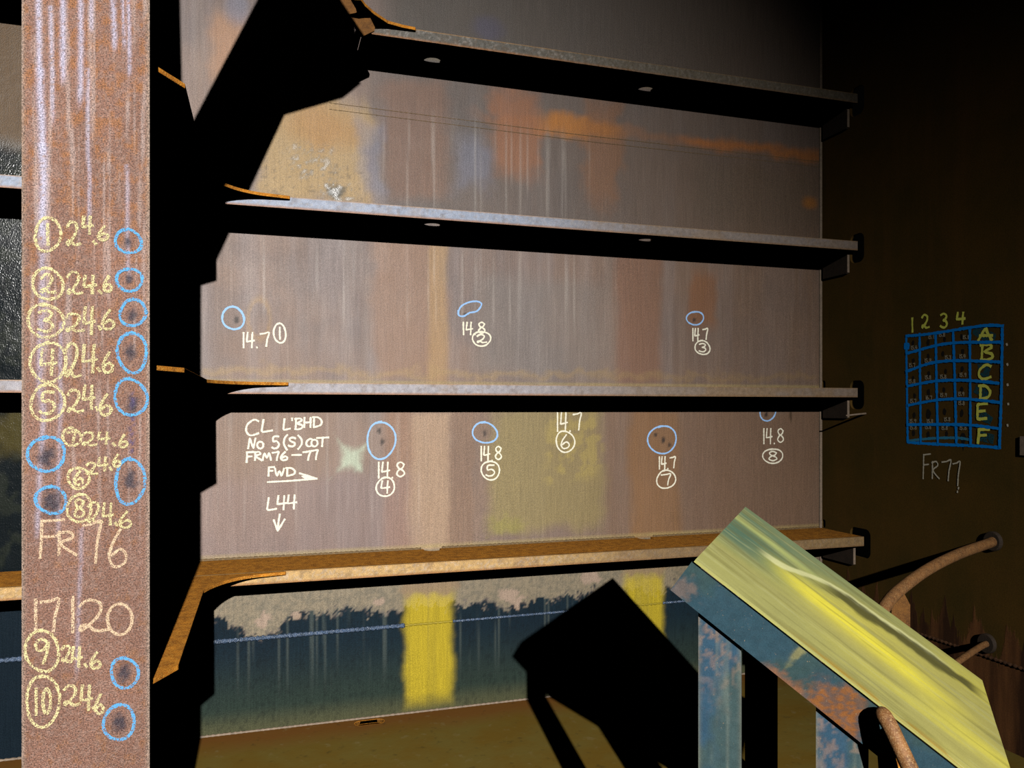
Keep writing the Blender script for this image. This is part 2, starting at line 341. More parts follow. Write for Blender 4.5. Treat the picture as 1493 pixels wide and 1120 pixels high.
    ('F', 'chalk_reading', 'yellow chalk circled 8 and reading 24.6', 'Y', 0.006, '-427,1273 -423,1275 -419,1276 -414,1276 -409,1275 -405,1272 -401,1268 -398,1263 -396,1257 -395,1250 -395,1244 -395,1238 -396,1232 -398,1226 -401,1221 -404,1217 -408,1213 -412,1211 -416,1210 -420,1210 -425,1211 -429,1212 -433,1215 -437,1218 -441,1223 -444,1228 -446,1234 -446,1241 -446,1248 -444,1254 -442,1259 -439,1264 -436,1268 -432,1271 -428,1274 -424,1276 -420,1277;-411,1258 -413,1260 -417,1263 -420,1264 -423,1264 -427,1261 -429,1258 -428,1255 -427,1251 -425,1248 -422,1245 -418,1243 -415,1241 -412,1237 -410,1233 -410,1230 -412,1226 -416,1223 -420,1222 -424,1223 -428,1226 -430,1230 -429,1233 -427,1238 -425,1241 -422,1244 -418,1246 -415,1248 -413,1251 -412,1255 -411,1258;-401,1246 -399,1249 -396,1253 -393,1256 -389,1256 -384,1255 -380,1252 -379,1249 -378,1244 -379,1238 -381,1234 -383,1228 -387,1223 -391,1218 -396,1212 -399,1209 -400,1210 -400,1213 -399,1216 -397,1217 -394,1217 -391,1216 -389,1213 -386,1210 -383,1208 -379,1208 -374,1209 -371,1210;-366,1253 -367,1245 -368,1235 -368,1227 -369,1223 -369,1222 -367,1222 -361,1222 -353,1224 -347,1225;-351,1252 -352,1245 -352,1236 -353,1226 -353,1217 -353,1207 -353,1201;-342,1205 -338,1198;-316,1231 -319,1227 -324,1221 -328,1216 -330,1211 -332,1207 -332,1203 -331,1199 -328,1195 -325,1193 -320,1192 -315,1193 -310,1195 -308,1198 -307,1201 -308,1204 -309,1207 -313,1210 -316,1211 -320,1209 -325,1207 -328,1204'),
    ('F', 'chalk_reading', 'yellow chalk circled 9 and reading 24.6', 'Y', 0.0068, '-509,955 -504,956 -496,956 -490,954 -484,950 -478,945 -474,938 -470,931 -468,923 -466,916 -465,908 -464,899 -464,891 -466,882 -469,874 -473,868 -479,863 -485,860 -492,859 -499,861 -505,864 -511,868 -517,873 -522,878 -526,885 -530,892 -532,900 -534,908 -534,917 -533,925 -531,933 -527,940 -523,947 -517,952 -512,956 -504,958 -498,958;-486,925 -489,929 -493,934 -498,936 -503,936 -508,932 -512,928 -512,923 -511,917 -509,912 -505,910 -499,910 -495,911 -491,917 -487,925 -486,928 -486,922 -487,912 -489,902 -492,893 -494,885 -496,879;-457,909 -455,911 -453,914 -451,916 -448,916 -445,915 -442,913 -441,910 -441,906 -441,902 -443,898 -445,894 -447,890 -450,886 -453,881 -456,879 -456,880 -456,883 -456,885 -454,885 -452,885 -450,884 -448,882 -447,880 -445,878 -442,878 -438,878 -436,879;-433,912 -433,905 -434,896 -435,889 -435,885 -436,884 -434,884 -428,884 -421,885 -415,886;-419,911 -420,905 -420,896 -421,887 -421,879 -421,870 -421,864;-408,869 -404,862;-382,894 -385,891 -388,885 -391,880 -393,876 -395,871 -395,867 -394,863 -392,860 -389,857 -385,857 -381,857 -377,859 -375,862 -375,865 -375,868 -376,871 -379,873 -382,875 -385,873 -389,871 -391,869'),
    ('F', 'chalk_reading', 'yellow chalk circled 10 and reading 24.6', 'Y', 0.0068, '-508,847 -502,848 -495,848 -488,846 -482,842 -476,836 -471,829 -467,820 -464,810 -462,800 -462,789 -463,779 -464,769 -467,760 -470,752 -474,745 -479,738 -485,733 -491,729 -498,728 -505,729 -511,734 -517,740 -522,749 -526,759 -528,769 -529,779 -530,789 -530,799 -530,809 -528,819 -525,829 -521,837 -516,844 -510,848 -503,850 -497,851;-511,821 -511,813 -511,801 -511,790 -511,779 -511,767 -511,759;-489,818 -488,818 -487,817 -486,815 -485,814 -484,811 -483,808 -482,805 -482,802 -481,798 -481,794 -481,790 -481,786 -481,782 -481,778 -482,775 -482,772 -483,768 -484,766 -485,764 -486,762 -487,761 -488,760 -489,760 -490,760 -491,761 -492,762 -493,764 -494,767 -495,769 -495,772 -496,776 -496,780 -497,783 -497,787 -497,791 -497,795 -496,799 -496,803 -495,806 -495,809 -494,812 -493,814 -492,816 -491,817 -490,818 -489,818 -488,817 -487,817;-452,812 -450,814 -447,818 -443,821 -439,820 -434,819 -430,816 -428,812 -428,808 -428,803 -430,798 -433,793 -437,789 -441,784 -446,779 -450,776 -451,777 -451,780 -450,783 -448,784 -445,783 -442,782 -439,780 -436,776 -433,774 -429,773 -423,774 -420,775;-413,818 -414,810 -415,798 -416,789 -416,785 -416,784 -414,783 -408,783 -399,784 -393,785;-398,817 -398,809 -399,798 -399,787 -400,776 -400,765 -400,758;-390,763 -386,756;-374,793 -376,788 -379,782 -382,775 -384,770 -385,764 -385,759 -384,754 -382,750 -380,747 -377,747 -373,748 -370,750 -369,753 -368,757 -368,761 -370,764 -372,767 -374,769 -377,767 -380,764 -382,761'),
    ('F', 'chalk_lettering', 'pale orange chalk lettering FR 76', 'P', 0.0065, '-499,1217 -500,1174 -503,1129;-500,1215 -453,1217;-500,1178 -466,1179;-462,1189 -463,1134;-466,1185 -460,1186 -450,1188 -442,1188 -437,1185 -433,1179 -434,1174 -442,1170 -455,1166 -460,1160 -452,1151 -437,1140 -426,1132;-411,1202 -406,1202 -398,1203 -391,1205 -384,1208 -377,1212 -373,1210 -374,1197 -378,1179 -381,1161 -383,1142 -384,1124 -385,1111;-331,1188 -336,1179 -343,1166 -349,1153 -352,1142 -355,1132 -355,1122 -353,1113 -350,1104 -344,1099 -337,1098 -329,1101 -323,1105 -319,1111 -318,1119 -318,1126 -321,1133 -326,1139 -331,1141 -337,1138 -344,1131 -349,1126'),
    ('F', 'chalk_lettering', 'pale orange chalk number 17120', 'P', 0.007, '-512,1031 -512,1022 -512,1009 -512,996 -512,982 -512,969 -512,960;-501,1024 -496,1025 -488,1025 -481,1026 -474,1028 -467,1031 -463,1029 -464,1020 -467,1006 -471,992 -473,977 -474,963 -475,954;-434,1032 -434,1021 -434,1005 -434,989 -434,974 -434,958 -434,947;-420,1007 -416,1012 -410,1018 -403,1022 -395,1022 -385,1019 -377,1015 -374,1009 -373,1001 -374,993 -378,986 -383,978 -390,971 -399,962 -409,954 -416,949 -419,951 -418,957 -416,961 -412,962 -406,962 -400,960 -395,956 -390,950 -384,947 -375,946 -365,947 -357,948;-332,1008 -329,1007 -325,1006 -321,1004 -318,1002 -315,998 -312,995 -310,991 -308,986 -306,981 -305,976 -305,971 -305,966 -305,961 -306,956 -308,952 -310,947 -312,944 -315,940 -318,938 -321,935 -324,934 -328,933 -332,933 -335,934 -339,935 -342,937 -346,940 -349,943 -351,946 -354,950 -356,955 -357,960 -358,965 -359,970 -359,975 -359,980 -358,985 -356,989 -354,993 -352,997 -349,1001 -346,1003 -343,1006 -340,1007 -336,1008 -332,1008 -328,1007 -325,1006'),
    ('F', 'chalk_ring', 'blue chalk ring', 'B', 0.0072, '-322,1916 -317,1917 -311,1918 -306,1917 -302,1915 -298,1912 -294,1909 -291,1905 -289,1901 -286,1897 -285,1892 -284,1887 -284,1882 -286,1876 -289,1871 -293,1868 -298,1864 -303,1863 -309,1862 -314,1862 -319,1862 -324,1863 -328,1865 -332,1868 -336,1871 -339,1875 -341,1880 -342,1885 -342,1890 -341,1896 -339,1901 -337,1906 -333,1910 -329,1914 -324,1917 -318,1918 -313,1919'),
    ('F', 'chalk_ring', 'blue chalk ring', 'B', 0.0072, '-318,1820 -314,1821 -309,1821 -305,1822 -300,1821 -295,1820 -291,1817 -287,1814 -284,1809 -283,1804 -282,1799 -283,1793 -285,1788 -287,1783 -290,1779 -293,1775 -297,1772 -302,1770 -306,1768 -311,1768 -316,1768 -321,1770 -325,1772 -329,1775 -333,1778 -336,1782 -338,1787 -339,1792 -340,1797 -339,1803 -337,1808 -333,1813 -329,1816 -325,1819 -320,1821 -315,1822 -311,1822'),
    ('F', 'chalk_ring', 'blue chalk ring', 'B', 0.0072, '-312,1745 -307,1747 -302,1748 -296,1748 -291,1746 -286,1743 -282,1739 -279,1735 -277,1730 -275,1724 -274,1718 -275,1713 -276,1707 -278,1702 -281,1697 -285,1693 -289,1690 -294,1687 -299,1685 -304,1684 -309,1684 -315,1685 -320,1687 -325,1690 -328,1695 -331,1700 -332,1706 -332,1712 -331,1718 -329,1723 -327,1728 -325,1733 -322,1738 -318,1742 -314,1746 -308,1748 -303,1749'),
    ('F', 'chalk_ring', 'blue chalk ring', 'B', 0.0072, '-315,1663 -310,1665 -303,1666 -297,1665 -291,1662 -285,1658 -281,1652 -277,1645 -275,1638 -274,1630 -273,1622 -274,1614 -275,1606 -276,1598 -279,1590 -282,1582 -287,1576 -293,1571 -299,1569 -306,1569 -312,1571 -317,1575 -322,1580 -327,1586 -330,1592 -333,1599 -336,1606 -337,1614 -338,1623 -337,1631 -335,1640 -332,1647 -328,1654 -323,1659 -317,1664 -310,1666 -305,1668'),
    ('F', 'chalk_ring', 'blue chalk ring', 'B', 0.0072, '-319,1553 -313,1554 -306,1553 -300,1551 -295,1548 -290,1544 -285,1539 -281,1534 -277,1528 -273,1520 -271,1512 -271,1504 -272,1495 -275,1487 -279,1480 -284,1475 -290,1471 -296,1468 -302,1467 -309,1466 -315,1467 -321,1469 -326,1473 -331,1477 -336,1483 -339,1490 -341,1498 -343,1506 -343,1514 -342,1523 -340,1531 -337,1539 -333,1545 -327,1551 -321,1554 -314,1555 -308,1555'),
    ('F', 'chalk_ring', 'blue chalk ring', 'B', 0.0072, '-500,1410 -495,1412 -488,1414 -481,1414 -474,1413 -468,1410 -462,1405 -457,1399 -454,1391 -452,1384 -452,1376 -453,1368 -454,1361 -457,1354 -461,1347 -466,1342 -471,1338 -477,1335 -484,1333 -490,1333 -497,1334 -503,1336 -510,1340 -515,1344 -521,1349 -525,1356 -528,1363 -529,1371 -529,1379 -527,1387 -523,1394 -519,1400 -514,1405 -508,1408 -502,1411 -495,1414 -490,1415'),
    ('F', 'chalk_ring', 'blue chalk ring', 'B', 0.0072, '-320,1356 -314,1357 -307,1358 -301,1357 -295,1353 -290,1348 -285,1341 -281,1334 -278,1325 -277,1316 -276,1306 -277,1296 -278,1287 -281,1279 -285,1272 -289,1265 -293,1259 -298,1254 -304,1251 -310,1249 -317,1249 -323,1251 -329,1256 -334,1264 -337,1272 -339,1282 -341,1292 -341,1301 -340,1310 -339,1319 -338,1328 -335,1337 -332,1345 -327,1351 -322,1357 -315,1359 -309,1361'),
    ('F', 'chalk_ring', 'blue chalk ring', 'B', 0.0072, '-490,1295 -484,1296 -478,1296 -472,1295 -466,1293 -461,1289 -457,1285 -454,1281 -451,1276 -450,1271 -449,1265 -448,1260 -448,1254 -450,1249 -452,1243 -456,1239 -462,1235 -468,1233 -474,1233 -480,1233 -486,1235 -492,1238 -497,1241 -501,1244 -505,1248 -508,1253 -511,1258 -512,1264 -513,1269 -512,1275 -510,1280 -506,1285 -502,1289 -497,1293 -492,1295 -485,1297 -479,1298'),
    ('F', 'chalk_ring', 'blue chalk ring', 'B', 0.0072, '-330,875 -326,875 -320,874 -315,872 -311,870 -306,867 -302,863 -298,858 -294,852 -292,845 -291,838 -291,830 -293,823 -295,817 -299,812 -303,808 -307,805 -312,803 -317,802 -322,802 -327,803 -332,805 -337,809 -341,813 -344,819 -347,825 -349,832 -350,839 -351,846 -350,853 -349,860 -346,866 -342,871 -337,874 -332,876 -326,876 -321,876'),
    ('F', 'chalk_ring', 'blue chalk ring', 'B', 0.0072, '-343,759 -338,761 -332,763 -326,762 -319,759 -314,755 -309,749 -305,742 -303,734 -301,726 -300,718 -301,711 -302,703 -305,696 -308,690 -312,685 -317,682 -323,679 -328,678 -334,678 -340,680 -346,682 -352,685 -357,690 -362,696 -366,704 -368,712 -368,721 -367,729 -365,736 -362,742 -358,748 -354,753 -350,757 -345,760 -339,763 -333,764'),
    ('W', 'chalk_reading', 'white chalk reading 14.7 with circled 1', 'C', 0.0078, '-86,1831 -86,1822 -86,1809 -86,1797 -86,1784 -86,1771 -86,1762;-68,1832 -69,1822 -71,1808 -72,1797 -72,1792 -73,1790 -70,1790 -61,1792 -49,1794 -40,1796;-47,1832 -48,1823 -49,1810 -49,1798 -49,1785 -50,1772 -50,1763;-28,1766 -27,1763;-13,1827 -8,1828 0,1829 7,1830 14,1833 21,1836 26,1834 25,1826 21,1815 17,1803 16,1791 14,1779 13,1771;65,1875 69,1877 75,1878 80,1877 84,1873 88,1869 92,1863 94,1857 96,1850 98,1843 99,1836 100,1828 100,1820 98,1811 96,1803 92,1797 88,1792 83,1789 78,1788 73,1788 68,1790 63,1793 59,1797 55,1801 52,1807 49,1813 47,1820 46,1828 46,1837 46,1845 48,1853 51,1860 54,1866 58,1872 63,1876 69,1879 73,1880;73,1860 73,1853 73,1843 73,1833 73,1822 74,1812 74,1805'),
    ('W', 'chalk_reading', 'white chalk reading 14.8 with circled 2', 'C', 0.0078, '949,1913 949,1905 949,1893 949,1882 950,1871 950,1859 950,1851;968,1913 967,1904 965,1892 964,1882 964,1878 963,1877 966,1876 975,1878 987,1880 996,1882;989,1914 988,1906 987,1895 987,1883 987,1872 986,1860 986,1852;1008,1855 1009,1853;1058,1908 1054,1911 1049,1914 1043,1916 1038,1914 1032,1911 1029,1907 1029,1903 1031,1898 1035,1893 1040,1891 1046,1889 1051,1886 1056,1882 1059,1877 1060,1872 1056,1868 1050,1863 1043,1861 1037,1862 1030,1866 1027,1870 1027,1875 1031,1880 1035,1885 1040,1889 1046,1892 1051,1895 1054,1900 1056,1905 1058,1908;1027,1866 1035,1867 1045,1868 1054,1867 1063,1865 1071,1863 1078,1859 1084,1854 1088,1848 1090,1842 1090,1836 1089,1830 1087,1825 1083,1819 1079,1814 1074,1809 1068,1804 1060,1800 1051,1797 1041,1796 1031,1797 1022,1799 1014,1803 1008,1807 1003,1813 1000,1818 997,1824 995,1829 995,1835 996,1842 998,1848 1002,1854 1008,1859 1015,1863 1024,1866 1034,1868 1042,1869;1019,1845 1022,1847 1027,1851 1032,1853 1039,1854 1047,1853 1053,1851 1056,1848 1056,1844 1055,1840 1052,1836 1048,1831 1042,1827 1035,1822 1027,1817 1022,1814 1020,1814 1020,1818 1022,1820 1025,1821 1030,1821 1035,1820 1039,1818 1043,1816 1048,1814 1055,1815 1063,1816 1068,1817'),
    ('W', 'chalk_reading', 'white chalk reading 14.7 with circled 3', 'C', 0.0078, '2239,1922 2239,1913 2239,1900 2239,1888 2239,1875 2239,1863 2239,1854;2254,1922 2253,1912 2252,1899 2251,1888 2250,1884 2250,1882 2253,1882 2260,1883 2270,1886 2277,1888;2271,1923 2271,1914 2270,1901 2270,1889 2269,1876 2269,1864 2269,1855;2286,1858 2287,1855;2299,1917 2303,1918 2309,1919 2315,1920 2321,1923 2327,1926 2330,1924 2330,1917 2327,1906 2324,1894 2322,1883 2321,1872 2320,1864;2283,1854 2291,1856 2300,1856 2309,1855 2316,1852 2323,1848 2329,1843 2333,1838 2337,1833 2341,1827 2343,1821 2345,1814 2344,1807 2342,1800 2337,1794 2331,1788 2323,1784 2314,1782 2305,1781 2297,1781 2289,1783 2281,1785 2273,1787 2267,1791 2261,1796 2256,1801 2252,1807 2251,1814 2251,1821 2252,1828 2255,1835 2260,1841 2265,1846 2272,1851 2280,1855 2290,1857 2298,1858;2278,1836 2284,1838 2291,1840 2298,1841 2305,1840 2311,1838 2315,1835 2315,1831 2312,1827 2308,1824 2302,1822 2296,1821 2293,1820 2298,1819 2306,1818 2313,1816 2316,1813 2318,1809 2317,1805 2314,1801 2307,1797 2300,1795 2292,1796 2283,1798 2276,1800'),
    ('W', 'chalk_reading', 'white chalk reading 14.8 with circled 4', 'C', 0.0078, '530,1225 530,1215 530,1201 530,1187 530,1173 530,1159 530,1149;550,1225 549,1214 547,1199 546,1187 545,1182 545,1180 548,1179 558,1180 572,1183 582,1185;574,1224 573,1214 573,1200 572,1186 572,1172 571,1158 571,1148;595,1150 596,1148;652,1212 648,1216 642,1221 636,1223 629,1222 623,1218 619,1213 619,1207 622,1201 626,1195 632,1191 639,1188 645,1184 650,1179 654,1173 654,1167 650,1161 643,1156 636,1153 628,1155 621,1160 617,1166 618,1172 621,1179 626,1185 632,1189 639,1192 645,1196 648,1202 651,1208 652,1212;550,1147 556,1149 565,1151 573,1151 580,1149 588,1144 594,1138 599,1131 602,1123 604,1115 605,1107 605,1098 603,1090 600,1082 595,1076 590,1070 583,1066 576,1063 569,1061 561,1061 554,1061 546,1063 538,1066 531,1071 525,1077 521,1085 518,1094 517,1103 519,1112 521,1120 526,1127 530,1133 535,1138 541,1143 547,1148 556,1151 562,1153;547,1135 545,1126 543,1115 542,1106 541,1102 541,1101 545,1100 556,1101 571,1102 582,1104;574,1134 573,1126 572,1116 571,1105 571,1094 571,1084 570,1076'),
    ('W', 'chalk_reading', 'white chalk reading 14.8 with circled 5', 'C', 0.0078, '1041,1294 1041,1285 1041,1271 1041,1258 1041,1244 1041,1231 1041,1222;1058,1294 1057,1283 1056,1269 1055,1258 1054,1253 1054,1251 1057,1250 1065,1251 1077,1254 1085,1256;1078,1293 1078,1284 1077,1271 1077,1257 1076,1244 1076,1230 1076,1221;1097,1223 1097,1221;1144,1283 1141,1286 1135,1290 1130,1293 1125,1291 1120,1287 1117,1283 1117,1278 1119,1272 1123,1266 1127,1263 1133,1260 1138,1256 1142,1251 1146,1245 1146,1240 1143,1234 1137,1229 1130,1227 1124,1229 1118,1234 1115,1239 1115,1245 1118,1251 1123,1257 1128,1261 1133,1264 1138,1268 1141,1273 1143,1279 1144,1283;1073,1215 1081,1217 1091,1218 1101,1216 1110,1214 1118,1209 1124,1204 1130,1197 1133,1189 1135,1181 1136,1174 1135,1166 1134,1159 1131,1151 1127,1144 1122,1137 1115,1131 1107,1127 1097,1125 1087,1125 1078,1127 1069,1131 1062,1136 1056,1142 1050,1149 1046,1155 1043,1163 1040,1170 1040,1178 1041,1186 1043,1194 1048,1202 1054,1208 1062,1213 1070,1216 1081,1218 1089,1219;1107,1199 1098,1199 1085,1200 1076,1198 1072,1191 1071,1182 1073,1176 1079,1175 1087,1178 1094,1178 1101,1175 1107,1169 1110,1164 1109,1158 1105,1153 1099,1148 1093,1146 1085,1145 1078,1145 1073,1147 1068,1149 1065,1151'),
    ('W', 'chalk_reading', 'white chalk reading 14.7 with circled 6', 'C', 0.0078, '1449,1462 1449,1449 1449,1432 1449,1414 1449,1396 1449,1378 1449,1366;1471,1462 1469,1448 1468,1429 1467,1414 1466,1407 1465,1405 1469,1404 1479,1406 1493,1409 1503,1412;1495,1462 1495,1449 1494,1431 1493,1414 1493,1396 1492,1378 1492,1366;1517,1368 1519,1365;1535,1453 1541,1453 1550,1455 1559,1456 1568,1460 1576,1463 1581,1461 1580,1450 1575,1434 1571,1417 1569,1400 1568,1384 1566,1372;1476,1366 1484,1366 1494,1365 1502,1363 1510,1359 1517,1355 1524,1350 1531,1343 1537,1335 1541,1325 1544,1315 1544,1304 1541,1293 1537,1284 1531,1276 1523,1269 1516,1264 1507,1260 1499,1258 1490,1257 1481,1258 1473,1261 1465,1266 1458,1272 1452,1280 1447,1289 1444,1298 1442,1309 1441,1319 1442,1330 1445,1340 1450,1350 1456,1358 1464,1364 1473,1367 1483,1368 1491,1368;1497,1348 1491,1340 1483,1330 1476,1320 1472,1311 1469,1303 1468,1295 1471,1288 1475,1281 1481,1277 1490,1277 1499,1279 1507,1283 1511,1288 1513,1294 1512,1299 1509,1305 1503,1309 1497,1311 1489,1308 1482,1303 1476,1298'),
    ('W', 'chalk_reading', 'white chalk reading 14.7 with circled 7', 'C', 0.0078, '2035,1224 2035,1216 2035,1203 2035,1191 2035,1179 2035,1167 2035,1158;2051,1224 2050,1215 2048,1201 2048,1191 2047,1186 2047,1185 2049,1184 2057,1185 2067,1187 2075,1189;2069,1224 2068,1215 2068,1203 2067,1190 2067,1178 2067,1166 2066,1157;2085,1160 2086,1157;2098,1217 2102,1218 2109,1219 2115,1219 2122,1222 2128,1224 2131,1223 2131,1215 2127,1204 2124,1193 2123,1182 2122,1171 2121,1163;2057,1147 2066,1149 2078,1151 2089,1149 2099,1146 2108,1141 2116,1135 2123,1127 2128,1120 2131,1111 2133,1102 2132,1094 2129,1085 2125,1078 2118,1071 2111,1065 2103,1061 2093,1058 2084,1055 2073,1054 2063,1054 2052,1055 2041,1059 2032,1065 2025,1072 2020,1081 2018,1090 2018,1099 2019,1108 2023,1116 2027,1123 2032,1130 2038,1137 2045,1143 2054,1148 2065,1151 2075,1152;2045,1126 2053,1126 2064,1127 2075,1128 2086,1130 2096,1132 2102,1131 2101,1123 2095,1112 2090,1101 2087,1090 2085,1079 2084,1071'),
    ('W', 'chalk_reading', 'white chalk reading 14.8 with circled 8', 'C', 0.0078, '2691,1371 2691,1360 2691,1344 2691,1329 2691,1313 2691,1297 2691,1286;2712,1371 2711,1359 2709,1342 2708,1328 2707,1322 2707,1320 2710,1320 2721,1321 2735,1324 2745,1326;2737,1371 2736,1360 2735,1344 2735,1328 2734,1312 2734,1296 2734,1285;2759,1288 2760,1285;2818,1358 2813,1362 2807,1368 2801,1370 2794,1368 2788,1364 2784,1359 2784,1353 2787,1345 2791,1339 2797,1335 2804,1332 2810,1327 2815,1321 2819,1314 2820,1308 2816,1301 2808,1295 2801,1292 2793,1295 2786,1300 2781,1307 2782,1313 2786,1321 2791,1328 2797,1332 2804,1336 2810,1341 2814,1347 2816,1354 2818,1358;2732,1252 2741,1253 2753,1254 2763,1254 2775,1253 2786,1250 2796,1246 2804,1240 2811,1233 2814,1225 2815,1216 2814,1209 2810,1201 2805,1194 2798,1188 2790,1183 2781,1179 2770,1176 2759,1174 2748,1174 2737,1175 2726,1177 2716,1181 2706,1186 2698,1191 2691,1198 2685,1205 2682,1213 2682,1221 2684,1229 2690,1237 2697,1243 2707,1248 2717,1251 2728,1254 2740,1255 2749,1256;2773,1233 2767,1236 2758,1240 2749,1242 2741,1241 2732,1238 2726,1234 2727,1230 2731,1225 2736,1221 2744,1218 2754,1215 2763,1212 2770,1208 2775,1203 2776,1199 2770,1195 2760,1191 2749,1189 2739,1191 2729,1195 2723,1199 2724,1203 2729,1209 2736,1213 2745,1216 2755,1219 2763,1221 2768,1226 2771,1230 2773,1233'),
    ('W', 'chalk_lettering', 'white chalk lettering of four lines with an arrow', 'C', 0.0085, '-21,1425 -26,1428 -33,1432 -42,1432 -51,1427 -61,1419 -69,1411 -73,1401 -75,1391 -75,1382 -71,1373 -65,1364 -57,1360 -45,1361 -31,1366 -21,1370;1,1432 -7,1381 -1,1375 40,1382;94,1435 89,1389 92,1384 119,1390;128,1438 128,1428;146,1438 144,1387;141,1435 148,1436 157,1437 165,1437 169,1435 172,1431 171,1427 165,1423 156,1418 151,1413 155,1411 165,1409 171,1407 174,1403 175,1398 173,1394 169,1391 164,1388 158,1387 152,1386 146,1386 141,1387;184,1441 183,1396;212,1441 211,1396;183,1418 214,1419;228,1444 226,1396;222,1443 228,1443 238,1443 246,1442 253,1437 259,1431 262,1424 263,1418 261,1411 256,1405 247,1401 235,1398 226,1396;-66,1300 -59,1347 -43,1300 -34,1347;-13,1331 -12,1331 -10,1330 -8,1330 -6,1329 -5,1327 -3,1326 -2,1324 -1,1322 0,1320 0,1318 0,1316 0,1314 0,1312 0,1309 -1,1308 -2,1306 -3,1304 -5,1303 -6,1301 -8,1300 -10,1300 -12,1299 -13,1299 -15,1300 -17,1300 -19,1301 -20,1302 -22,1303 -23,1305 -24,1307 -25,1308 -26,1310 -26,1313 -27,1315 -27,1317 -26,1319 -26,1321 -25,1323 -24,1325 -23,1326 -21,1328 -20,1329 -18,1330 -16,1331 -14,1331 -12,1331 -10,1330 -9,1330;68,1354 61,1355 52,1355 46,1353 43,1346 43,1336 44,1330 48,1330 53,1332 59,1333 63,1329 67,1324 70,1318 69,1313 66,1307 62,1302 58,1300 52,1299 48,1298 44,1300 41,1302 39,1304;107,1361 103,1357 98,1351 94,1344 92,1335 91,1325 92,1316 96,1307 101,1298 105,1291;143,1344 139,1346 134,1348 128,1348 123,1347 118,1344 116,1340 117,1337 120,1333 125,1330 130,1327 136,1325 140,1322 141,1319 140,1314 138,1311 134,1309 130,1307 125,1307 120,1308 115,1310 112,1312;155,1358 160,1353 166,1346 171,1338 172,1331 172,1323 171,1316 166,1308 160,1299 155,1294;220,1337 217,1339 213,1341 209,1341 204,1339 199,1335 195,1331 193,1326 192,1321 192,1317 194,1312 197,1308 201,1306 208,1306 215,1309 220,1311;229,1338 231,1337 233,1337 235,1336 237,1335 238,1334 240,1333 241,1331 242,1329 243,1327 243,1325 243,1323 244,1321 243,1318 243,1316 242,1314 241,1312 240,1311 239,1309 237,1308 235,1307 234,1306 232,1306 230,1305 228,1305 226,1306 224,1307 223,1307 221,1309 220,1310 218,1312 217,1313 216,1315 216,1318 215,1320 215,1322 215,1324 216,1326 217,1328 217,1330 218,1332 220,1333 221,1335 223,1336 225,1337 226,1337 228,1337 231,1337 232,1337;240,1345 294,1347;267,1345 264,1305;-71,1284 -71,1261 -73,1237;-71,1283 -42,1284;-71,1263 -50,1264;-35,1284 -36,1246;-39,1281 -33,1282 -25,1284 -19,1284 -15,1281 -12,1278 -12,1274 -19,1271 -29,1268 -34,1264 -27,1258 -15,1251 -6,1245;-3,1245 -1,1256 2,1270 5,1278 8,1273 12,1262 16,1256 19,1262 23,1273 26,1278 29,1270 32,1255 34,1245;40,1279 44,1279 49,1280 55,1280 60,1282 66,1283 69,1282 68,1277 65,1270 63,1263 61,1256 60,1249 60,1244;97,1282 93,1278 87,1272 83,1267 80,1262 78,1258 78,1253 79,1249 82,1246 86,1244 92,1243 98,1245 103,1246 106,1249 107,1253 107,1256 104,1258 101,1261 97,1262 92,1260 87,1257 83,1255;128,1267 169,1267;178,1279 182,1280 189,1280 195,1281 201,1282 207,1284 211,1283 210,1278 207,1270 204,1262 202,1255 201,1247 200,1242;215,1285 219,1285 225,1286 231,1287 237,1288 242,1290 245,1289 244,1283 241,1275 239,1267 237,1258 236,1250 236,1244;25,1212 24,1193 23,1172;24,1212 49,1213;24,1195 42,1196;52,1206 54,1195 57,1180 61,1171 64,1177 68,1189 72,1195 75,1189 77,1176 80,1171 84,1179 89,1194 92,1205;107,1208 106,1170;101,1207 107,1207 116,1207 125,1206 132,1202 137,1197 141,1192 141,1187 139,1181 135,1177 125,1174 113,1171 105,1170;19,1144 125,1147 240,1154;162,1181 203,1167 240,1154 197,1152 172,1168 218,1157'),
    ('W', 'chalk_lettering', 'white chalk lettering L44 over a down arrow', 'C', 0.0085, '24,1071 17,1020 22,1014 58,1019;67,1079 66,1070 64,1057 63,1047 62,1043 62,1041 65,1041 76,1041 91,1043 102,1044;93,1078 93,1070 92,1058 91,1046 91,1034 90,1022 90,1014;113,1080 112,1071 110,1058 109,1049 108,1044 108,1043 111,1042 122,1043 137,1045 148,1046;139,1080 139,1071 138,1059 137,1048 137,1036 136,1024 136,1016;73,993 67,955 64,917;46,968 64,917 95,969'),
    ('W', 'chalk_ring', 'blue chalk ring', 'b', 0.0085, '-146,1945 -136,1947 -124,1947 -115,1943 -106,1936 -99,1929 -93,1921 -88,1911 -85,1901 -83,1889 -85,1877 -90,1865 -97,1856 -107,1850 -118,1846 -128,1845 -139,1847 -148,1850 -158,1855 -166,1862 -172,1870 -176,1881 -178,1892 -177,1904 -175,1915 -169,1926 -162,1936 -153,1943 -143,1948 -132,1949 -121,1947 -111,1942 -103,1935 -96,1928 -90,1919 -86,1907 -82,1897'),
    ('W', 'chalk_ring', 'blue chalk ring', 'b', 0.0085, '2239,2010 2246,2012 2256,2013 2265,2014 2274,2013 2283,2011 2291,2007 2297,2002 2302,1996 2304,1989 2305,1982 2304,1975 2301,1969 2297,1962 2292,1957 2286,1952 2278,1947 2270,1944 2261,1942 2252,1942 2243,1942 2234,1944 2226,1947 2218,1950 2211,1954 2205,1960 2201,1966 2199,1973 2199,1981 2202,1988 2206,1994 2213,2000 2220,2004 2228,2008 2236,2011 2246,2013 2253,2014'),
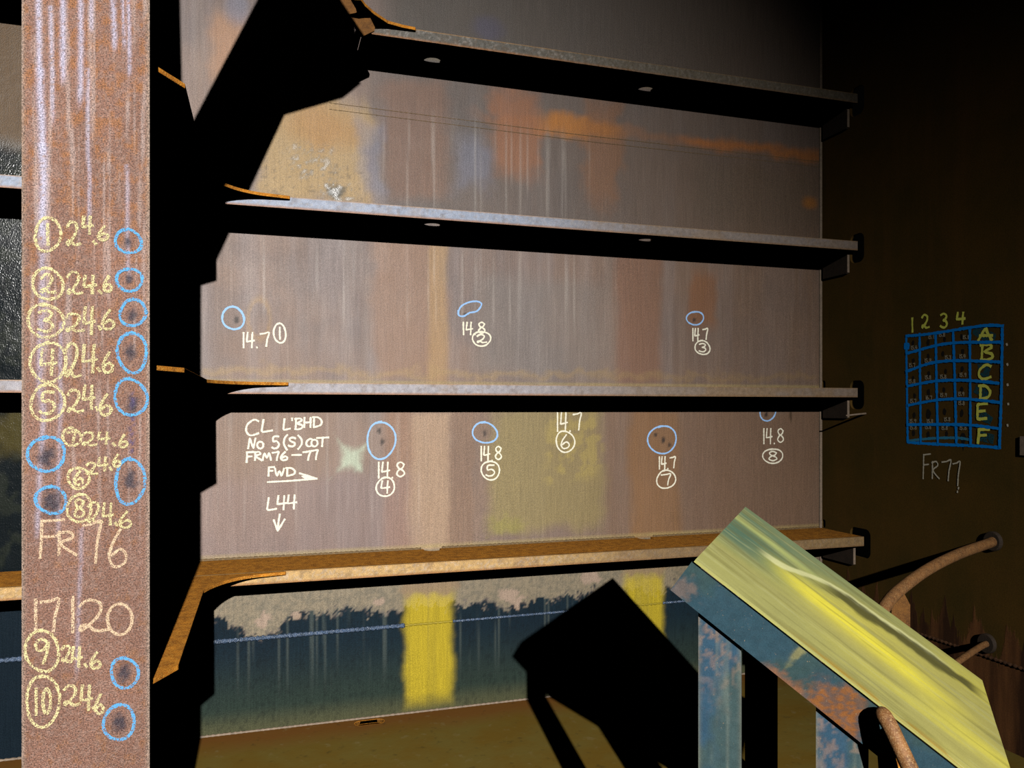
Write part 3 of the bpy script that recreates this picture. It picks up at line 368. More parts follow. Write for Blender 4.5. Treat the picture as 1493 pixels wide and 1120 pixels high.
    ('W', 'chalk_ring', 'blue chalk ring', 'b', 0.0085, '520,1414 532,1416 546,1417 559,1415 572,1409 583,1401 593,1391 601,1379 608,1365 611,1350 612,1334 610,1319 607,1305 601,1291 594,1279 586,1268 577,1258 566,1249 554,1243 541,1240 527,1240 513,1246 502,1255 492,1267 485,1281 480,1295 478,1310 476,1325 476,1340 478,1355 481,1369 487,1384 494,1397 504,1407 516,1415 531,1419 543,1421'),
    ('W', 'chalk_ring', 'blue chalk ring', 'b', 0.0085, '1040,1413 1050,1414 1064,1414 1075,1412 1085,1407 1094,1402 1102,1396 1109,1389 1115,1381 1120,1373 1124,1365 1125,1355 1125,1345 1121,1336 1114,1327 1105,1320 1094,1316 1082,1313 1070,1312 1059,1312 1047,1314 1037,1317 1027,1321 1017,1326 1009,1333 1003,1341 998,1350 996,1359 996,1368 998,1378 1002,1387 1008,1395 1015,1403 1025,1409 1036,1414 1049,1416 1060,1417'),
    ('W', 'chalk_ring', 'blue chalk ring', 'b', 0.0085, '2029,1383 2041,1386 2056,1389 2071,1389 2086,1387 2100,1382 2113,1373 2124,1362 2131,1349 2135,1334 2136,1320 2134,1305 2130,1292 2124,1279 2115,1268 2105,1258 2093,1250 2079,1244 2065,1241 2050,1241 2036,1243 2022,1247 2008,1253 1996,1261 1984,1271 1975,1283 1968,1296 1964,1311 1964,1326 1969,1341 1977,1354 1987,1364 1999,1373 2011,1380 2025,1385 2040,1389 2052,1391'),
    ('W', 'chalk_ring', 'blue chalk ring', 'b', 0.0085, '2699,1509 2707,1510 2718,1511 2728,1509 2738,1506 2746,1502 2754,1497 2761,1490 2765,1483 2768,1475 2769,1466 2767,1458 2764,1450 2760,1443 2755,1436 2749,1430 2742,1425 2734,1420 2724,1416 2714,1414 2703,1415 2693,1418 2684,1422 2677,1429 2671,1436 2668,1444 2666,1452 2665,1460 2665,1468 2666,1477 2668,1485 2672,1492 2678,1499 2686,1505 2695,1509 2706,1512 2715,1513'),
    ('W', 'chalk_ring', 'blue chalk ring', 'b', 0.0085, '923,1963 926,1971 931,1983 940,1994 953,2003 970,2011 986,2016 1001,2019 1016,2020 1028,2018 1036,2015 1042,2009 1042,2002 1037,1991 1028,1979 1018,1970 1006,1966 994,1964 982,1962 971,1955 960,1948 951,1943 941,1942 932,1943 926,1946 923,1953 923,1963 923,1970'),
    ('R', 'chalk_grid', 'blue chalk grid of six rows', 'G', 0.0135, '-634,1850 -634,1789 -636,1701 -638,1607 -640,1502 -642,1392 -644,1315;-718,1851 -719,1788 -720,1699 -722,1604 -724,1500 -725,1391 -726,1315;-815,1848 -817,1786 -819,1696 -821,1601 -824,1499 -827,1393 -829,1319;-916,1846 -919,1782 -923,1692 -927,1598 -930,1498 -933,1396 -935,1323;-1008,1846 -1008,1782 -1009,1690 -1010,1596 -1011,1495 -1012,1392 -1013,1320;-1174,1845 -1174,1780 -1172,1686 -1171,1591 -1168,1490 -1164,1387 -1161,1314;-634,1848 -667,1847 -717,1845 -784,1845 -883,1848 -994,1853 -1080,1855 -1129,1852 -1159,1847 -1178,1843;-635,1760 -692,1768 -770,1780 -837,1788 -881,1790 -918,1790 -963,1789 -1033,1784 -1110,1778 -1163,1774;-635,1669 -675,1679 -730,1693 -784,1703 -830,1707 -877,1708 -933,1707 -1014,1701 -1103,1693 -1163,1687;-642,1596 -688,1602 -753,1610 -817,1616 -876,1617 -935,1616 -993,1613 -1055,1607 -1116,1600 -1157,1594;-648,1500 -700,1508 -771,1518 -837,1526 -891,1528 -941,1529 -993,1527 -1056,1522 -1119,1515 -1163,1510;-642,1403 -694,1404 -766,1406 -837,1408 -902,1409 -965,1409 -1022,1408 -1075,1404 -1122,1399 -1154,1396;-648,1315 -699,1314 -768,1313 -837,1313 -901,1313 -964,1314 -1022,1314 -1078,1314 -1129,1312 -1163,1312;-626,1807 -648,1806 -648,1785 -626,1787 -626,1807'),
    ('R', 'chalk_stroke', 'pale blue chalk smear across the lowest grid row', 'g', 0.012, '-648,1322 -683,1327 -733,1333 -784,1339 -839,1343 -896,1346 -942,1347 -975,1345 -998,1342 -1013,1339'),
    ('R', 'chalk_lettering', 'yellow chalk letters A to F', 'L', 0.013, '-1053,1792 -1063,1808 -1077,1828 -1088,1842 -1093,1842 -1094,1835 -1097,1825 -1104,1812 -1113,1798 -1120,1787;-1060,1812 -1123,1807;-1073,1772 -1070,1702;-1064,1769 -1076,1769 -1094,1769 -1108,1768 -1116,1765 -1121,1760 -1120,1754 -1109,1749 -1092,1743 -1083,1738 -1091,1734 -1108,1730 -1120,1726 -1125,1721 -1126,1714 -1124,1709 -1117,1705 -1106,1702 -1095,1700 -1084,1700 -1073,1701 -1065,1702;-1116,1671 -1111,1674 -1102,1678 -1093,1679 -1083,1675 -1072,1668 -1063,1661 -1058,1653 -1056,1644 -1056,1635 -1060,1627 -1067,1620 -1077,1615 -1090,1616 -1106,1620 -1116,1623;-1065,1588 -1063,1523;-1056,1586 -1066,1586 -1079,1586 -1090,1584 -1100,1578 -1108,1569 -1113,1561 -1114,1552 -1111,1543 -1104,1535 -1091,1530 -1074,1526 -1062,1523;-1098,1506 -1050,1502 -1049,1435 -1095,1439;-1050,1470 -1087,1473;-1057,1389 -1056,1359 -1052,1328;-1056,1388 -1109,1391;-1056,1362 -1094,1365'),
    ('R', 'chalk_lettering', 'yellow chalk numbers 1 to 4', 'L', 0.011, '-672,1933 -672,1924 -672,1912 -672,1899 -673,1886 -673,1874 -673,1865;-733,1929 -735,1932 -740,1938 -744,1941 -750,1941 -757,1938 -763,1935 -765,1930 -766,1923 -765,1916 -762,1910 -758,1904 -754,1898 -747,1890 -740,1883 -735,1879 -733,1881 -734,1886 -735,1890 -738,1890 -742,1890 -747,1888 -750,1885 -754,1880 -758,1877 -764,1877 -771,1878 -776,1879;-846,1929 -850,1931 -857,1933 -863,1934 -869,1931 -875,1927 -878,1922 -878,1917 -875,1912 -872,1907 -867,1905 -861,1905 -859,1903 -863,1901 -870,1899 -876,1896 -879,1890 -881,1884 -880,1878 -877,1873 -872,1869 -865,1867 -858,1869 -849,1873 -844,1877;-942,1929 -941,1922 -939,1912 -937,1904 -936,1901 -936,1900 -940,1899 -952,1898 -969,1898 -981,1898;-972,1926 -971,1919 -970,1910 -969,1901 -969,1891 -968,1882 -968,1875'),
    ('R', 'chalk_lettering', 'thin grey chalk lettering FR 77', 'K', 0.007, '-743,1259 -742,1202 -740,1141;-742,1257 -784,1264;-742,1208 -773,1213;-797,1228 -796,1146;-793,1222 -800,1225 -811,1229 -820,1230 -825,1225 -829,1218 -828,1210 -819,1203 -806,1195 -800,1186 -809,1173 -825,1159 -837,1149;-853,1229 -860,1230 -871,1232 -881,1234 -890,1239 -900,1243 -905,1242 -904,1230 -899,1211 -894,1193 -892,1174 -890,1156 -889,1144;-916,1225 -921,1226 -929,1228 -937,1230 -944,1235 -951,1240 -956,1238 -955,1224 -951,1203 -947,1182 -945,1161 -944,1141 -943,1126;-948,1117 -946,1110;-942,1100 -941,1094'),
    ('R', 'chalk_smear', 'dark teal chalk smears behind the row letters', 's', 0.045, '-1042,1837 -1085,1814 -1123,1799;-1064,1671 -1106,1675 -1085,1639;-1049,1570 -1099,1547;-1056,1461 -1106,1434;-1064,1359 -1116,1349'),
    ('R', 'chalk_lettering', 'tiny grey thickness readings in the grid cells', 'k', 0.004, '-773,1840 -773,1837 -773,1834 -773,1831 -773,1828 -774,1824 -774,1822;-787,1838 -782,1839 -779,1836 -779,1831 -782,1832 -786,1831 -788,1827 -786,1824 -784,1822 -780,1822 -778,1823 -777,1824;-792,1823 -793,1821;-803,1837 -803,1835 -803,1832 -803,1828 -803,1825 -804,1822 -804,1820;-837,1844 -836,1842 -836,1839 -837,1836 -837,1833 -837,1830 -837,1827;-850,1843 -845,1844 -842,1841 -842,1836 -845,1837 -848,1836 -850,1832 -849,1829 -847,1827 -843,1827 -841,1828 -840,1829;-855,1828 -856,1826;-870,1839 -867,1841 -864,1842 -861,1840 -862,1837 -865,1834 -868,1832 -870,1829 -869,1826 -866,1825 -862,1827 -861,1830 -863,1833 -866,1834 -869,1836 -870,1839 -870,1839;-973,1821 -973,1819 -973,1816 -973,1813 -973,1810 -973,1806 -973,1804;-986,1819 -981,1820 -978,1818 -978,1813 -981,1813 -984,1812 -986,1809 -985,1806 -983,1804 -980,1804 -977,1805 -977,1806;-990,1805 -991,1803;-1000,1818 -1000,1816 -1000,1813 -1000,1810 -1000,1807 -1000,1804 -1000,1802;-665,1796 -665,1794 -665,1791 -665,1787 -665,1784 -666,1781 -666,1778;-680,1795 -674,1795 -671,1793 -672,1788 -675,1788 -678,1787 -681,1784 -679,1780 -676,1778 -673,1778 -670,1779 -670,1780;-686,1780 -686,1777;-692,1794 -692,1788 -691,1784 -692,1784 -700,1784 -703,1784;-700,1794 -700,1791 -700,1788 -700,1785 -699,1782 -699,1778 -699,1776;-654,1710 -654,1708 -654,1704 -654,1701 -654,1698 -654,1694 -654,1692;-668,1709 -663,1709 -660,1707 -660,1702 -663,1702 -667,1701 -669,1698 -668,1694 -665,1692 -661,1692 -659,1693 -658,1694;-674,1694 -674,1691;-679,1707 -683,1707 -688,1708 -691,1708 -690,1702 -688,1696 -687,1690 -687,1690;-753,1727 -753,1724 -753,1721 -753,1718 -753,1715 -754,1712 -754,1709;-767,1726 -762,1726 -759,1724 -759,1719 -762,1719 -766,1718 -768,1715 -767,1711 -764,1709 -760,1709 -758,1710 -757,1711;-773,1711 -773,1708;-788,1722 -785,1724 -782,1725 -779,1723 -780,1720 -783,1717 -786,1715 -788,1712 -787,1710 -784,1708 -780,1710 -779,1713 -781,1716 -784,1717 -787,1720 -788,1722 -788,1722;-871,1734 -871,1732 -871,1729 -871,1726 -871,1723 -871,1720 -871,1718;-884,1733 -879,1734 -876,1731 -876,1726 -879,1727 -882,1726 -884,1723 -883,1719 -880,1717 -877,1717 -875,1718 -874,1719;-889,1719 -889,1716;-894,1731 -897,1732 -901,1732 -903,1730 -902,1727 -900,1726 -898,1725 -901,1724 -903,1722 -904,1719 -901,1716 -898,1716 -894,1718 -894,1718;-953,1734 -953,1732 -953,1729 -953,1726 -953,1723 -953,1720 -953,1718;-966,1733 -961,1733 -958,1731 -958,1726 -961,1727 -964,1726 -966,1723 -965,1719 -963,1718 -960,1717 -957,1718 -957,1719;-970,1719 -971,1716;-977,1733 -976,1727 -975,1723 -976,1723 -983,1723 -986,1724;-983,1732 -983,1730 -983,1727 -983,1724 -983,1721 -982,1718 -982,1716;-654,1629 -654,1627 -654,1624 -654,1620 -654,1617 -654,1614 -654,1611;-668,1628 -663,1629 -660,1626 -660,1621 -663,1622 -667,1621 -669,1617 -668,1614 -665,1612 -661,1611 -659,1612 -658,1613;-674,1613 -674,1611;-690,1625 -687,1627 -684,1628 -681,1626 -682,1622 -684,1620 -688,1618 -690,1615 -689,1612 -685,1610 -681,1612 -680,1615 -683,1618 -686,1620 -689,1623 -690,1625 -690,1625;-753,1644 -753,1642 -753,1639 -753,1636 -753,1632 -754,1629 -754,1627;-767,1644 -762,1644 -759,1641 -759,1636 -762,1637 -766,1636 -768,1633 -767,1629 -764,1627 -760,1627 -758,1628 -757,1629;-773,1629 -773,1626;-788,1640 -785,1643 -782,1643 -779,1641 -780,1638 -783,1635 -786,1634 -788,1631 -787,1628 -784,1626 -780,1628 -779,1631 -781,1634 -784,1636 -787,1638 -788,1640 -788,1640;-844,1644 -844,1642 -844,1639 -844,1636 -844,1633 -844,1629 -844,1627;-857,1643 -852,1644 -849,1641 -850,1636 -853,1637 -856,1636 -858,1633 -857,1629 -854,1627 -851,1627 -848,1628 -848,1629;-862,1629 -863,1626;-877,1640 -874,1642 -871,1643 -869,1641 -870,1638 -872,1635 -875,1634 -878,1631 -877,1628 -873,1626 -869,1628 -868,1631 -871,1634 -874,1636 -876,1638 -877,1640 -877,1640;-956,1648 -956,1646 -956,1643 -956,1640 -956,1637 -956,1634 -956,1632;-969,1647 -964,1648 -961,1645 -961,1640 -964,1641 -967,1640 -969,1637 -968,1634 -966,1632 -962,1631 -960,1632 -960,1633;-974,1633 -974,1631;-987,1643 -985,1646 -982,1646 -979,1644 -979,1641 -981,1639 -985,1640 -987,1643 -987,1643 -986,1637 -985,1632 -984,1630;-660,1531 -660,1529 -660,1525 -660,1522 -660,1519 -660,1516 -660,1513;-674,1530 -669,1531 -665,1528 -666,1523 -669,1524 -672,1523 -675,1519 -674,1516 -670,1514 -667,1513 -664,1514 -664,1515;-680,1516 -680,1513;-685,1529 -689,1529 -694,1530 -697,1530 -696,1525 -694,1518 -693,1513 -693,1513;-759,1546 -759,1544 -759,1540 -759,1537 -759,1534 -759,1531 -759,1528;-770,1546 -766,1541 -764,1537 -763,1533 -764,1529 -768,1528 -772,1530 -774,1532 -773,1535 -770,1537 -766,1535 -765,1534;-778,1531 -779,1528;-783,1544 -787,1544 -791,1545 -795,1545 -793,1540 -792,1534 -791,1528 -791,1528;-846,1557 -846,1554 -846,1551 -846,1548 -846,1545 -846,1542 -846,1540;-860,1556 -854,1556 -852,1554 -852,1549 -855,1550 -858,1549 -860,1545 -859,1542 -856,1540 -853,1540 -851,1541 -850,1541;-865,1542 -865,1539;-879,1553 -877,1555 -873,1555 -871,1553 -871,1550 -873,1548 -876,1548 -879,1553 -879,1552 -878,1546 -876,1541 -876,1539;-946,1560 -946,1558 -946,1555 -946,1552 -946,1548 -946,1545 -946,1543;-959,1559 -954,1560 -951,1557 -951,1552 -954,1553 -957,1552 -959,1549 -958,1546 -956,1544 -952,1543 -950,1544 -950,1545;-964,1546 -964,1543;-977,1556 -975,1558 -972,1559 -969,1556 -969,1553 -971,1551 -975,1552 -977,1556 -977,1555 -976,1549 -975,1544 -974,1543;-948,1517 -948,1515 -948,1512 -948,1509 -948,1506 -948,1503 -948,1501;-961,1517 -956,1517 -953,1514 -953,1510 -956,1510 -959,1510 -961,1506 -960,1503 -958,1501 -954,1501 -952,1502 -952,1502;-966,1503 -966,1501;-979,1514 -977,1516 -974,1517 -972,1514 -972,1512 -975,1510 -978,1508 -980,1505 -979,1502 -976,1500 -972,1502 -971,1505 -973,1508 -976,1510 -978,1512 -979,1514 -979,1514;-660,1430 -660,1428 -660,1425 -660,1421 -660,1418 -660,1415 -660,1412;-674,1430 -669,1430 -665,1427 -666,1422 -669,1423 -672,1422 -675,1419 -674,1415 -670,1413 -667,1412 -664,1414 -664,1414;-680,1415 -680,1413;-696,1427 -693,1430 -689,1430 -686,1427 -686,1424 -689,1422 -692,1423 -695,1427 -696,1426 -694,1420 -692,1415 -692,1413;-764,1432 -764,1429 -764,1426 -764,1423 -765,1420 -765,1416 -765,1414;-778,1431 -773,1431 -770,1428 -770,1424 -774,1424 -777,1424 -779,1420 -778,1417 -775,1415 -772,1414 -769,1415 -768,1416;-784,1417 -784,1414;-799,1429 -796,1431 -793,1431 -790,1429 -791,1426 -794,1424 -797,1422 -799,1420 -798,1417 -795,1415 -791,1416 -790,1419 -792,1422 -796,1424 -798,1427 -799,1429 -799,1429;-867,1441 -867,1439 -867,1436 -867,1433 -868,1430 -868,1427 -868,1424;-881,1441 -876,1441 -873,1438 -873,1434 -876,1435 -879,1434 -881,1431 -880,1427 -877,1425 -874,1425 -872,1426 -871,1426;-886,1427 -886,1425;-900,1439 -898,1441 -894,1441 -892,1439 -893,1436 -895,1434 -898,1432 -900,1430 -900,1427 -896,1425 -892,1426 -892,1429 -894,1432 -897,1434 -899,1437 -900,1439 -900,1439;-662,1398 -662,1396 -662,1393 -662,1389 -662,1386 -662,1383 -662,1380;-676,1398 -671,1398 -668,1395 -668,1390 -671,1391 -675,1390 -677,1387 -676,1383 -673,1381 -669,1381 -667,1382 -666,1382;-682,1384 -682,1381;-698,1396 -695,1398 -692,1398 -689,1396 -690,1393 -692,1391 -696,1389 -698,1386 -698,1383 -694,1381 -690,1383 -688,1386 -691,1389 -694,1391 -697,1394 -698,1396 -698,1396;-753,1402 -753,1400 -753,1396 -753,1393 -753,1390 -754,1387 -754,1384;-767,1402 -762,1402 -759,1399 -759,1394 -762,1395 -766,1394 -768,1391 -767,1387 -764,1385 -760,1385 -758,1386 -757,1386;-773,1387 -773,1385;-788,1400 -785,1402 -782,1402 -779,1400 -780,1397 -783,1394 -786,1393 -788,1390 -787,1387 -784,1385 -780,1387 -779,1390 -781,1393 -784,1395 -787,1397 -788,1400 -788,1400;-853,1400 -853,1398 -853,1395 -853,1392 -853,1389 -853,1386 -853,1383;-866,1400 -861,1400 -858,1397 -858,1393 -861,1393 -864,1393 -866,1390 -865,1386 -863,1384 -859,1383 -857,1384 -856,1385;-871,1386 -871,1384;-886,1398 -883,1400 -880,1400 -877,1398 -878,1395 -880,1393 -884,1392 -886,1389 -885,1386 -881,1384 -878,1386 -877,1388 -879,1392 -882,1394 -885,1396 -886,1398 -886,1398;-956,1402 -956,1400 -956,1397 -956,1394 -956,1391 -956,1388 -956,1386;-969,1402 -964,1402 -961,1400 -961,1395 -964,1396 -967,1395 -969,1392 -968,1389 -966,1386 -962,1386 -960,1387 -960,1388;-974,1389 -974,1386;-987,1400 -985,1402 -982,1402 -980,1400 -980,1398 -983,1395 -986,1394 -988,1391 -987,1388 -983,1386 -980,1388 -979,1391 -981,1394 -984,1396 -986,1398 -987,1400 -987,1400'),
    ('R', 'chalk_stroke', 'five small pale dots beside the grid', 'K', 0.009, '-1194,1764 -1196,1759;-1197,1677 -1199,1672;-1199,1589 -1200,1584;-1202,1505 -1203,1501;-1199,1413 -1200,1408'),
]
RIGHT_SPOTS = [(-0.677, 1.809, 1), (-0.77, 1.806, 1.3), (-0.867, 1.811, 1), (-0.963, 1.816, 1), (-0.679, 1.722, 1), (-0.77, 1.738, 1), (-0.857, 1.744, 1), (-0.968, 1.746, 1.1), (-0.677, 1.636, 0.9), (-0.773, 1.653, 1.1), (-0.873, 1.659, 1), (-0.965, 1.665, 1.1), (-0.686, 1.547, 1.1), (-0.773, 1.561, 1.3), (-0.863, 1.572, 1), (-0.963, 1.572, 1.1), (-0.683, 1.451, 1.2), (-0.771, 1.457, 1.9), (-0.867, 1.468, 1.2), (-0.963, 1.462, 1.3), (-0.68, 1.362, 1.2), (-0.77, 1.356, 1.4), (-0.878, 1.364, 1.1), (-0.971, 1.348, 1.9)]


def plane_point(pl, a, b, h):
    if pl == 'W': return (a, -h, b)
    if pl == 'F': return (a, YF-h, b)
    return (XR-h, a, b)

def ribbons(pl, name, label, colk, w, data, parent, k):
    vs = []; fs = []
    rng = np.random.RandomState(k+3)
    for stroke in data.split(';'):
        p = np.array([[float(z) for z in q.split(',')] for q in stroke.split(' ')])/1000.0
        keep = [0]+[i for i in range(1, len(p)) if np.linalg.norm(p[i]-p[i-1]) > 1e-5]
        p = p[keep]
        if len(p) < 2: p = np.array([p[0], p[0]+[0.003, 0.004]])
        out = [p[0]]
        for i in range(1, len(p)):
            d = np.linalg.norm(p[i]-p[i-1]); m = max(1, int(d/(w*0.5)))
            for j in range(1, m+1): out.append(p[i-1]+(p[i]-p[i-1])*j/m)
        p = np.array(out); n = len(p)
        t = np.gradient(p, axis=0); t /= np.linalg.norm(t, axis=1)[:, None]+1e-9
        nm = np.stack([-t[:, 1], t[:, 0]], 1)
        ww = w*0.5*(0.8+0.4*rng.rand(n))
        p = np.vstack([p[:1]-t[:1]*w*0.35, p[1:-1], p[-1:]+t[-1:]*w*0.35])
        o = len(vs)
        h = (0.0002 if colk == 's' else 0.0010)+0.00025*(data.split(';').index(stroke) % 12)
        for i in range(n):
            h += 0.000012
            a = p[i]+nm[i]*ww[i]*(0.9+.2*rng.rand()); b = p[i]-nm[i]*ww[i]*(0.9+.2*rng.rand())
            vs.append(plane_point(pl, a[0], a[1], h)); vs.append(plane_point(pl, b[0], b[1], h))
        for i in range(n-1):
            fs.append([o+2*i, o+2*i+1, o+2*i+3, o+2*i+2])
    o = build(name, vs, fs, CH[colk], parent)
    o['label'] = label
    return o

# ------------------------------------------------------------------ setting
XR = 3.079            # inner face of the right-hand bulkhead
YF = -1.70            # front of the face plate of the web frame
ZS = {1: 3.1936, 2: 2.3930, 3: 1.5952, 4: 0.7952}     # tops of the longitudinals
DEP = {1: 0.293, 2: 0.293, 3: 0.293, 4: 0.340}

steel = lin(120, 105, 100)
def blobm(x, z, c, rx, rz, soft=0.5, warp=0.3, seed=1, fr=14.0):
    n = (fbm(x*fr, z*fr, seed)-0.5)*2*warp
    d = np.sqrt(((x-c[0])/rx)**2+((z-c[1])/rz)**2)+n
    return 1-sm(1-soft, 1+soft, d)
def boxm(x, z, a, b, sx=0.03, sz=0.03, warp=0.03, seed=1, fr=12.0):
    x0, x1 = min(a[0], b[0]), max(a[0], b[0]); z0, z1 = min(a[1], b[1]), max(a[1], b[1])
    wx = x+(fbm(x*fr, z*fr, seed)-0.5)*2*warp; wz = z+(fbm(x*fr, z*fr, seed+9)-0.5)*2*warp
    return sm(x0-sx, x0+sx, wx)*(1-sm(x1-sx, x1+sx, wx))*sm(z0-sz, z0+sz, wz)*(1-sm(z1-sz, z1+sz, wz))

WX0, WX1, WZ0, WZ1 = -2.6, 3.10, -0.02, 4.1
def wall_paint(u, v):
    x = u+WX0; z = v+WZ0
    n1 = fbm(x*3.1, z*3.1, 3); n2 = fbm(x*38, z*1.6, 5); n3 = fbm(x*60, z*60, 7, 3); n4 = fbm(x*9, z*9, 12)
    n5 = fbm(x*11, z*0.9, 51)
    col = np.repeat(steel[None], len(x), 0)
    col = mixc(col, sm(0.35, 0.7, n1)*0.7, lin(142, 118, 104))
    col = mixc(col, sm(0.45, 0.7, n5)*0.28, lin(128, 102, 84))
    col = mixc(col, sm(0.5, 0.75, 1-n5)*0.25, lin(150, 142, 144))
    col = mixc(col, sm(0.52, 0.72, n2)*0.15, lin(172, 158, 148))
    col = mixc(col, sm(0.55, 0.75, 1-n2)*0.14, lin(110, 92, 80))
    rg = np.full(len(x), 0.52)+0.12*(n4-0.5)
    rustc = lin(140, 98, 72); ochre = lin(172, 116, 48); tan = lin(176, 146, 92)
    olive = lin(146, 130, 84); blueg = lin(122, 128, 150)
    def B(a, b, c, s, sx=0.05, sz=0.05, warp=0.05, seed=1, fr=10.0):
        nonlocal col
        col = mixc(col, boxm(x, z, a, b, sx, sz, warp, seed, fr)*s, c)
    def O(c0, rx, rz, c, s, soft=0.6, warp=0.35, seed=2, fr=12.0):
        nonlocal col
        col = mixc(col, blobm(x, z, c0, rx, rz, soft, warp, seed, fr)*s, c)
    # second bay from the top
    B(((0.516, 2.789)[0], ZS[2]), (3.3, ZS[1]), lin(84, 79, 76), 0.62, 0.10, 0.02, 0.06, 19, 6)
    B((-0.5, ZS[4]), (3.3, ZS[3]), lin(136, 108, 84), 0.35, 0.10, 0.02, 0.02, 18, 6)
    B((-0.012, 2.955), (0.474, 2.456), tan, 0.75, 0.06, 0.08, 0.12, 21, 7)
    O((0.266, 2.811), 0.17, 0.10, ochre, 0.45, seed=23)
    
    B((1.035, 2.946), (3.382, 2.940), lin(176, 104, 30), 0.9, 0.10, 0.05, 0.05, 25, 9)
    B((1.363, 3.000), (1.787, 2.902), lin(190, 120, 40), 0.8, 0.08, 0.03, 0.05, 26, 9)
    B((2.196, 2.963), (3.382, 2.924), lin(190, 108, 28), 0.8, 0.08, 0.03, 0.04, 27, 9)
    B((1.089, 3.124), (1.363, 2.683), lin(176, 106, 52), 0.5, 0.05, 0.08, 0.07, 28, 10)
    B((1.591, 3.115), (1.807, 2.559), lin(150, 96, 52), 0.5, 0.04, 0.08, 0.07, 29, 10)
    B((0.556, 3.091), (0.860, 2.519), rustc, 0.45, 0.05, 0.05, 0.05, 30, 8)
    B((0.895, 2.828), (1.107, 2.574), blueg, 0.45, 0.06, 0.06, 0.07, 31, 8)
    B((0.441, 2.879), (0.556, 2.528), blueg, 0.4, 0.03, 0.06, 0.06, 32, 8)
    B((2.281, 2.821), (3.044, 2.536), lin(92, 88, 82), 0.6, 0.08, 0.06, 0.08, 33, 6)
    O((2.997, 2.667), 0.05, 0.035, lin(190, 116, 30), 0.95, seed=24)
    # uppermost bay, and the lit patch beside the web frame
    B((-0.219, 3.271), (-0.042, 2.983), lin(190, 140, 100), 0.55, 0.04, 0.08, 0.05, 34, 8)
    O((-0.116, 3.318), 0.05, 0.07, blueg, 0.5, seed=35)
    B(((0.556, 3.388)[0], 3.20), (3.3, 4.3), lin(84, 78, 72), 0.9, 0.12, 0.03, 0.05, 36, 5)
    O((1.078, 3.391), 0.07, 0.06, lin(82, 80, 104), 0.6, seed=37)
    # third bay
    B((0.516, 2.311), (0.860, 1.605), lin(150, 116, 92), 0.65, 0.04, 0.04, 0.05, 38, 6)
    B((0.774, 2.327), (0.867, 1.605), lin(172, 138, 92), 0.6, 0.02, 0.04, 0.02, 39, 6)
    B((1.787, 2.322), (2.050, 1.616), lin(140, 96, 72), 0.65, 0.03, 0.04, 0.03, 40, 6)
    B((2.221, 2.236), (2.392, 1.942), lin(150, 90, 46), 0.65, 0.03, 0.05, 0.03, 41, 10)
    B((1.000, 2.154), (1.708, 1.649), lin(128, 122, 118), 0.5, 0.08, 0.06, 0.06, 42, 5)
    B((-0.277, 1.671), (3.044, 1.642), lin(166, 138, 92), 0.5, 0.02, 0.02, 0.05, 43, 14)
    O((-0.018, 1.896), 0.055, 0.10, lin(178, 140, 74), 0.35*sm(0.75, 0.9, np.sqrt(((x-(-0.018, 1.896)[0])/0.05)**2+((z-(-0.018, 1.896)[1])/0.095)**2)), soft=0.25, warp=0.1)
    # fourth bay
    B((0.672, 1.469), (0.877, 0.621), lin(176, 146, 118), 0.7, 0.03, 0.02, 0.03, 44, 6)
    B((0.556, 1.469), (0.689, 0.634), lin(150, 112, 86), 0.6, 0.03, 0.02, 0.03, 45, 6)
    B((0.877, 1.469), (1.000, 0.716), lin(132, 104, 84), 0.7, 0.02, 0.02, 0.03, 46, 6)
    B((1.089, 1.486), (1.708, 0.873), olive, 0.85, 0.05, 0.05, 0.06, 47, 7)
    B((1.401, 1.469), (1.688, 1.108), lin(178, 158, 84), 0.5*sm(0.45, 0.6, fbm(x*25, z*25, 71)), 0.04, 0.04, 0.05, 48, 9)
    O((1.161, 0.887), 0.085, 0.045, lin(150, 142, 66), 0.6, warp=0.8, seed=49, fr=30)
    B((1.728, 1.469), (1.887, 0.627), lin(126, 98, 78), 0.6, 0.03, 0.02, 0.03, 50, 6)
    B((1.867, 1.468), (2.154, 0.611), lin(150, 104, 56), 0.65, 0.04, 0.02, 0.04, 51, 6)
    B((2.196, 1.468), (3.067, 0.674), lin(128, 100, 84), 0.6, 0.08, 0.02, 0.05, 52, 5)
    B((-0.277, 1.161), (0.689, 0.751), lin(140, 120, 122), 0.3, 0.08, 0.06, 0.08, 53, 5)
    B((-0.305, 0.835), (3.067, 0.793), lin(196, 176, 110), 0.0)
    col = mixc(col, sm(0.9, 2.9, x)*0.55*(1-0.5*sm(2.8, 3.0, z)), lin(108, 80, 52))  # brown shift to the right paints the lamp's warm falloff
    # pale star of smeared paint
    s0 = (0.403, 1.247)
    dx = (x-s0[0])/0.075; dz = (z-s0[1])/0.085
    st = np.abs(dx)**0.75+np.abs(dz)**0.75+(fbm(x*30, z*30, 55)-0.5)*0.9
    ca, sa = math.cos(0.7), math.sin(0.7)
    ex, ez = dx*ca+dz*sa, -dx*sa+dz*ca
    st2 = np.abs(ex)**0.6+np.abs(ez)**0.6+(fbm(x*30, z*30, 55)-0.5)*0.7
    col = mixc(col, (1-sm(0.7, 1.5, st2))*0.75, lin(184, 198, 174))
    # thin pale wash streaks and run marks
    up = fbm(x*70, z*0.7, 61)
    zone = boxm(x, z, (-0.190, 2.280), (1.787, 1.904), 0.15, 0.10)+boxm(x, z, (0.556, 2.892), (1.630, 2.438), 0.1, 0.1)+0.7*boxm(x, z, (-0.190, 1.470), (0.757, 0.932), 0.1, 0.1)
    col = mixc(col, sm(0.62, 0.74, up)*0.18*np.clip(zone, 0, 1), lin(205, 196, 186))
    rg -= sm(0.60, 0.72, up)*0.10*np.clip(zone, 0, 1)
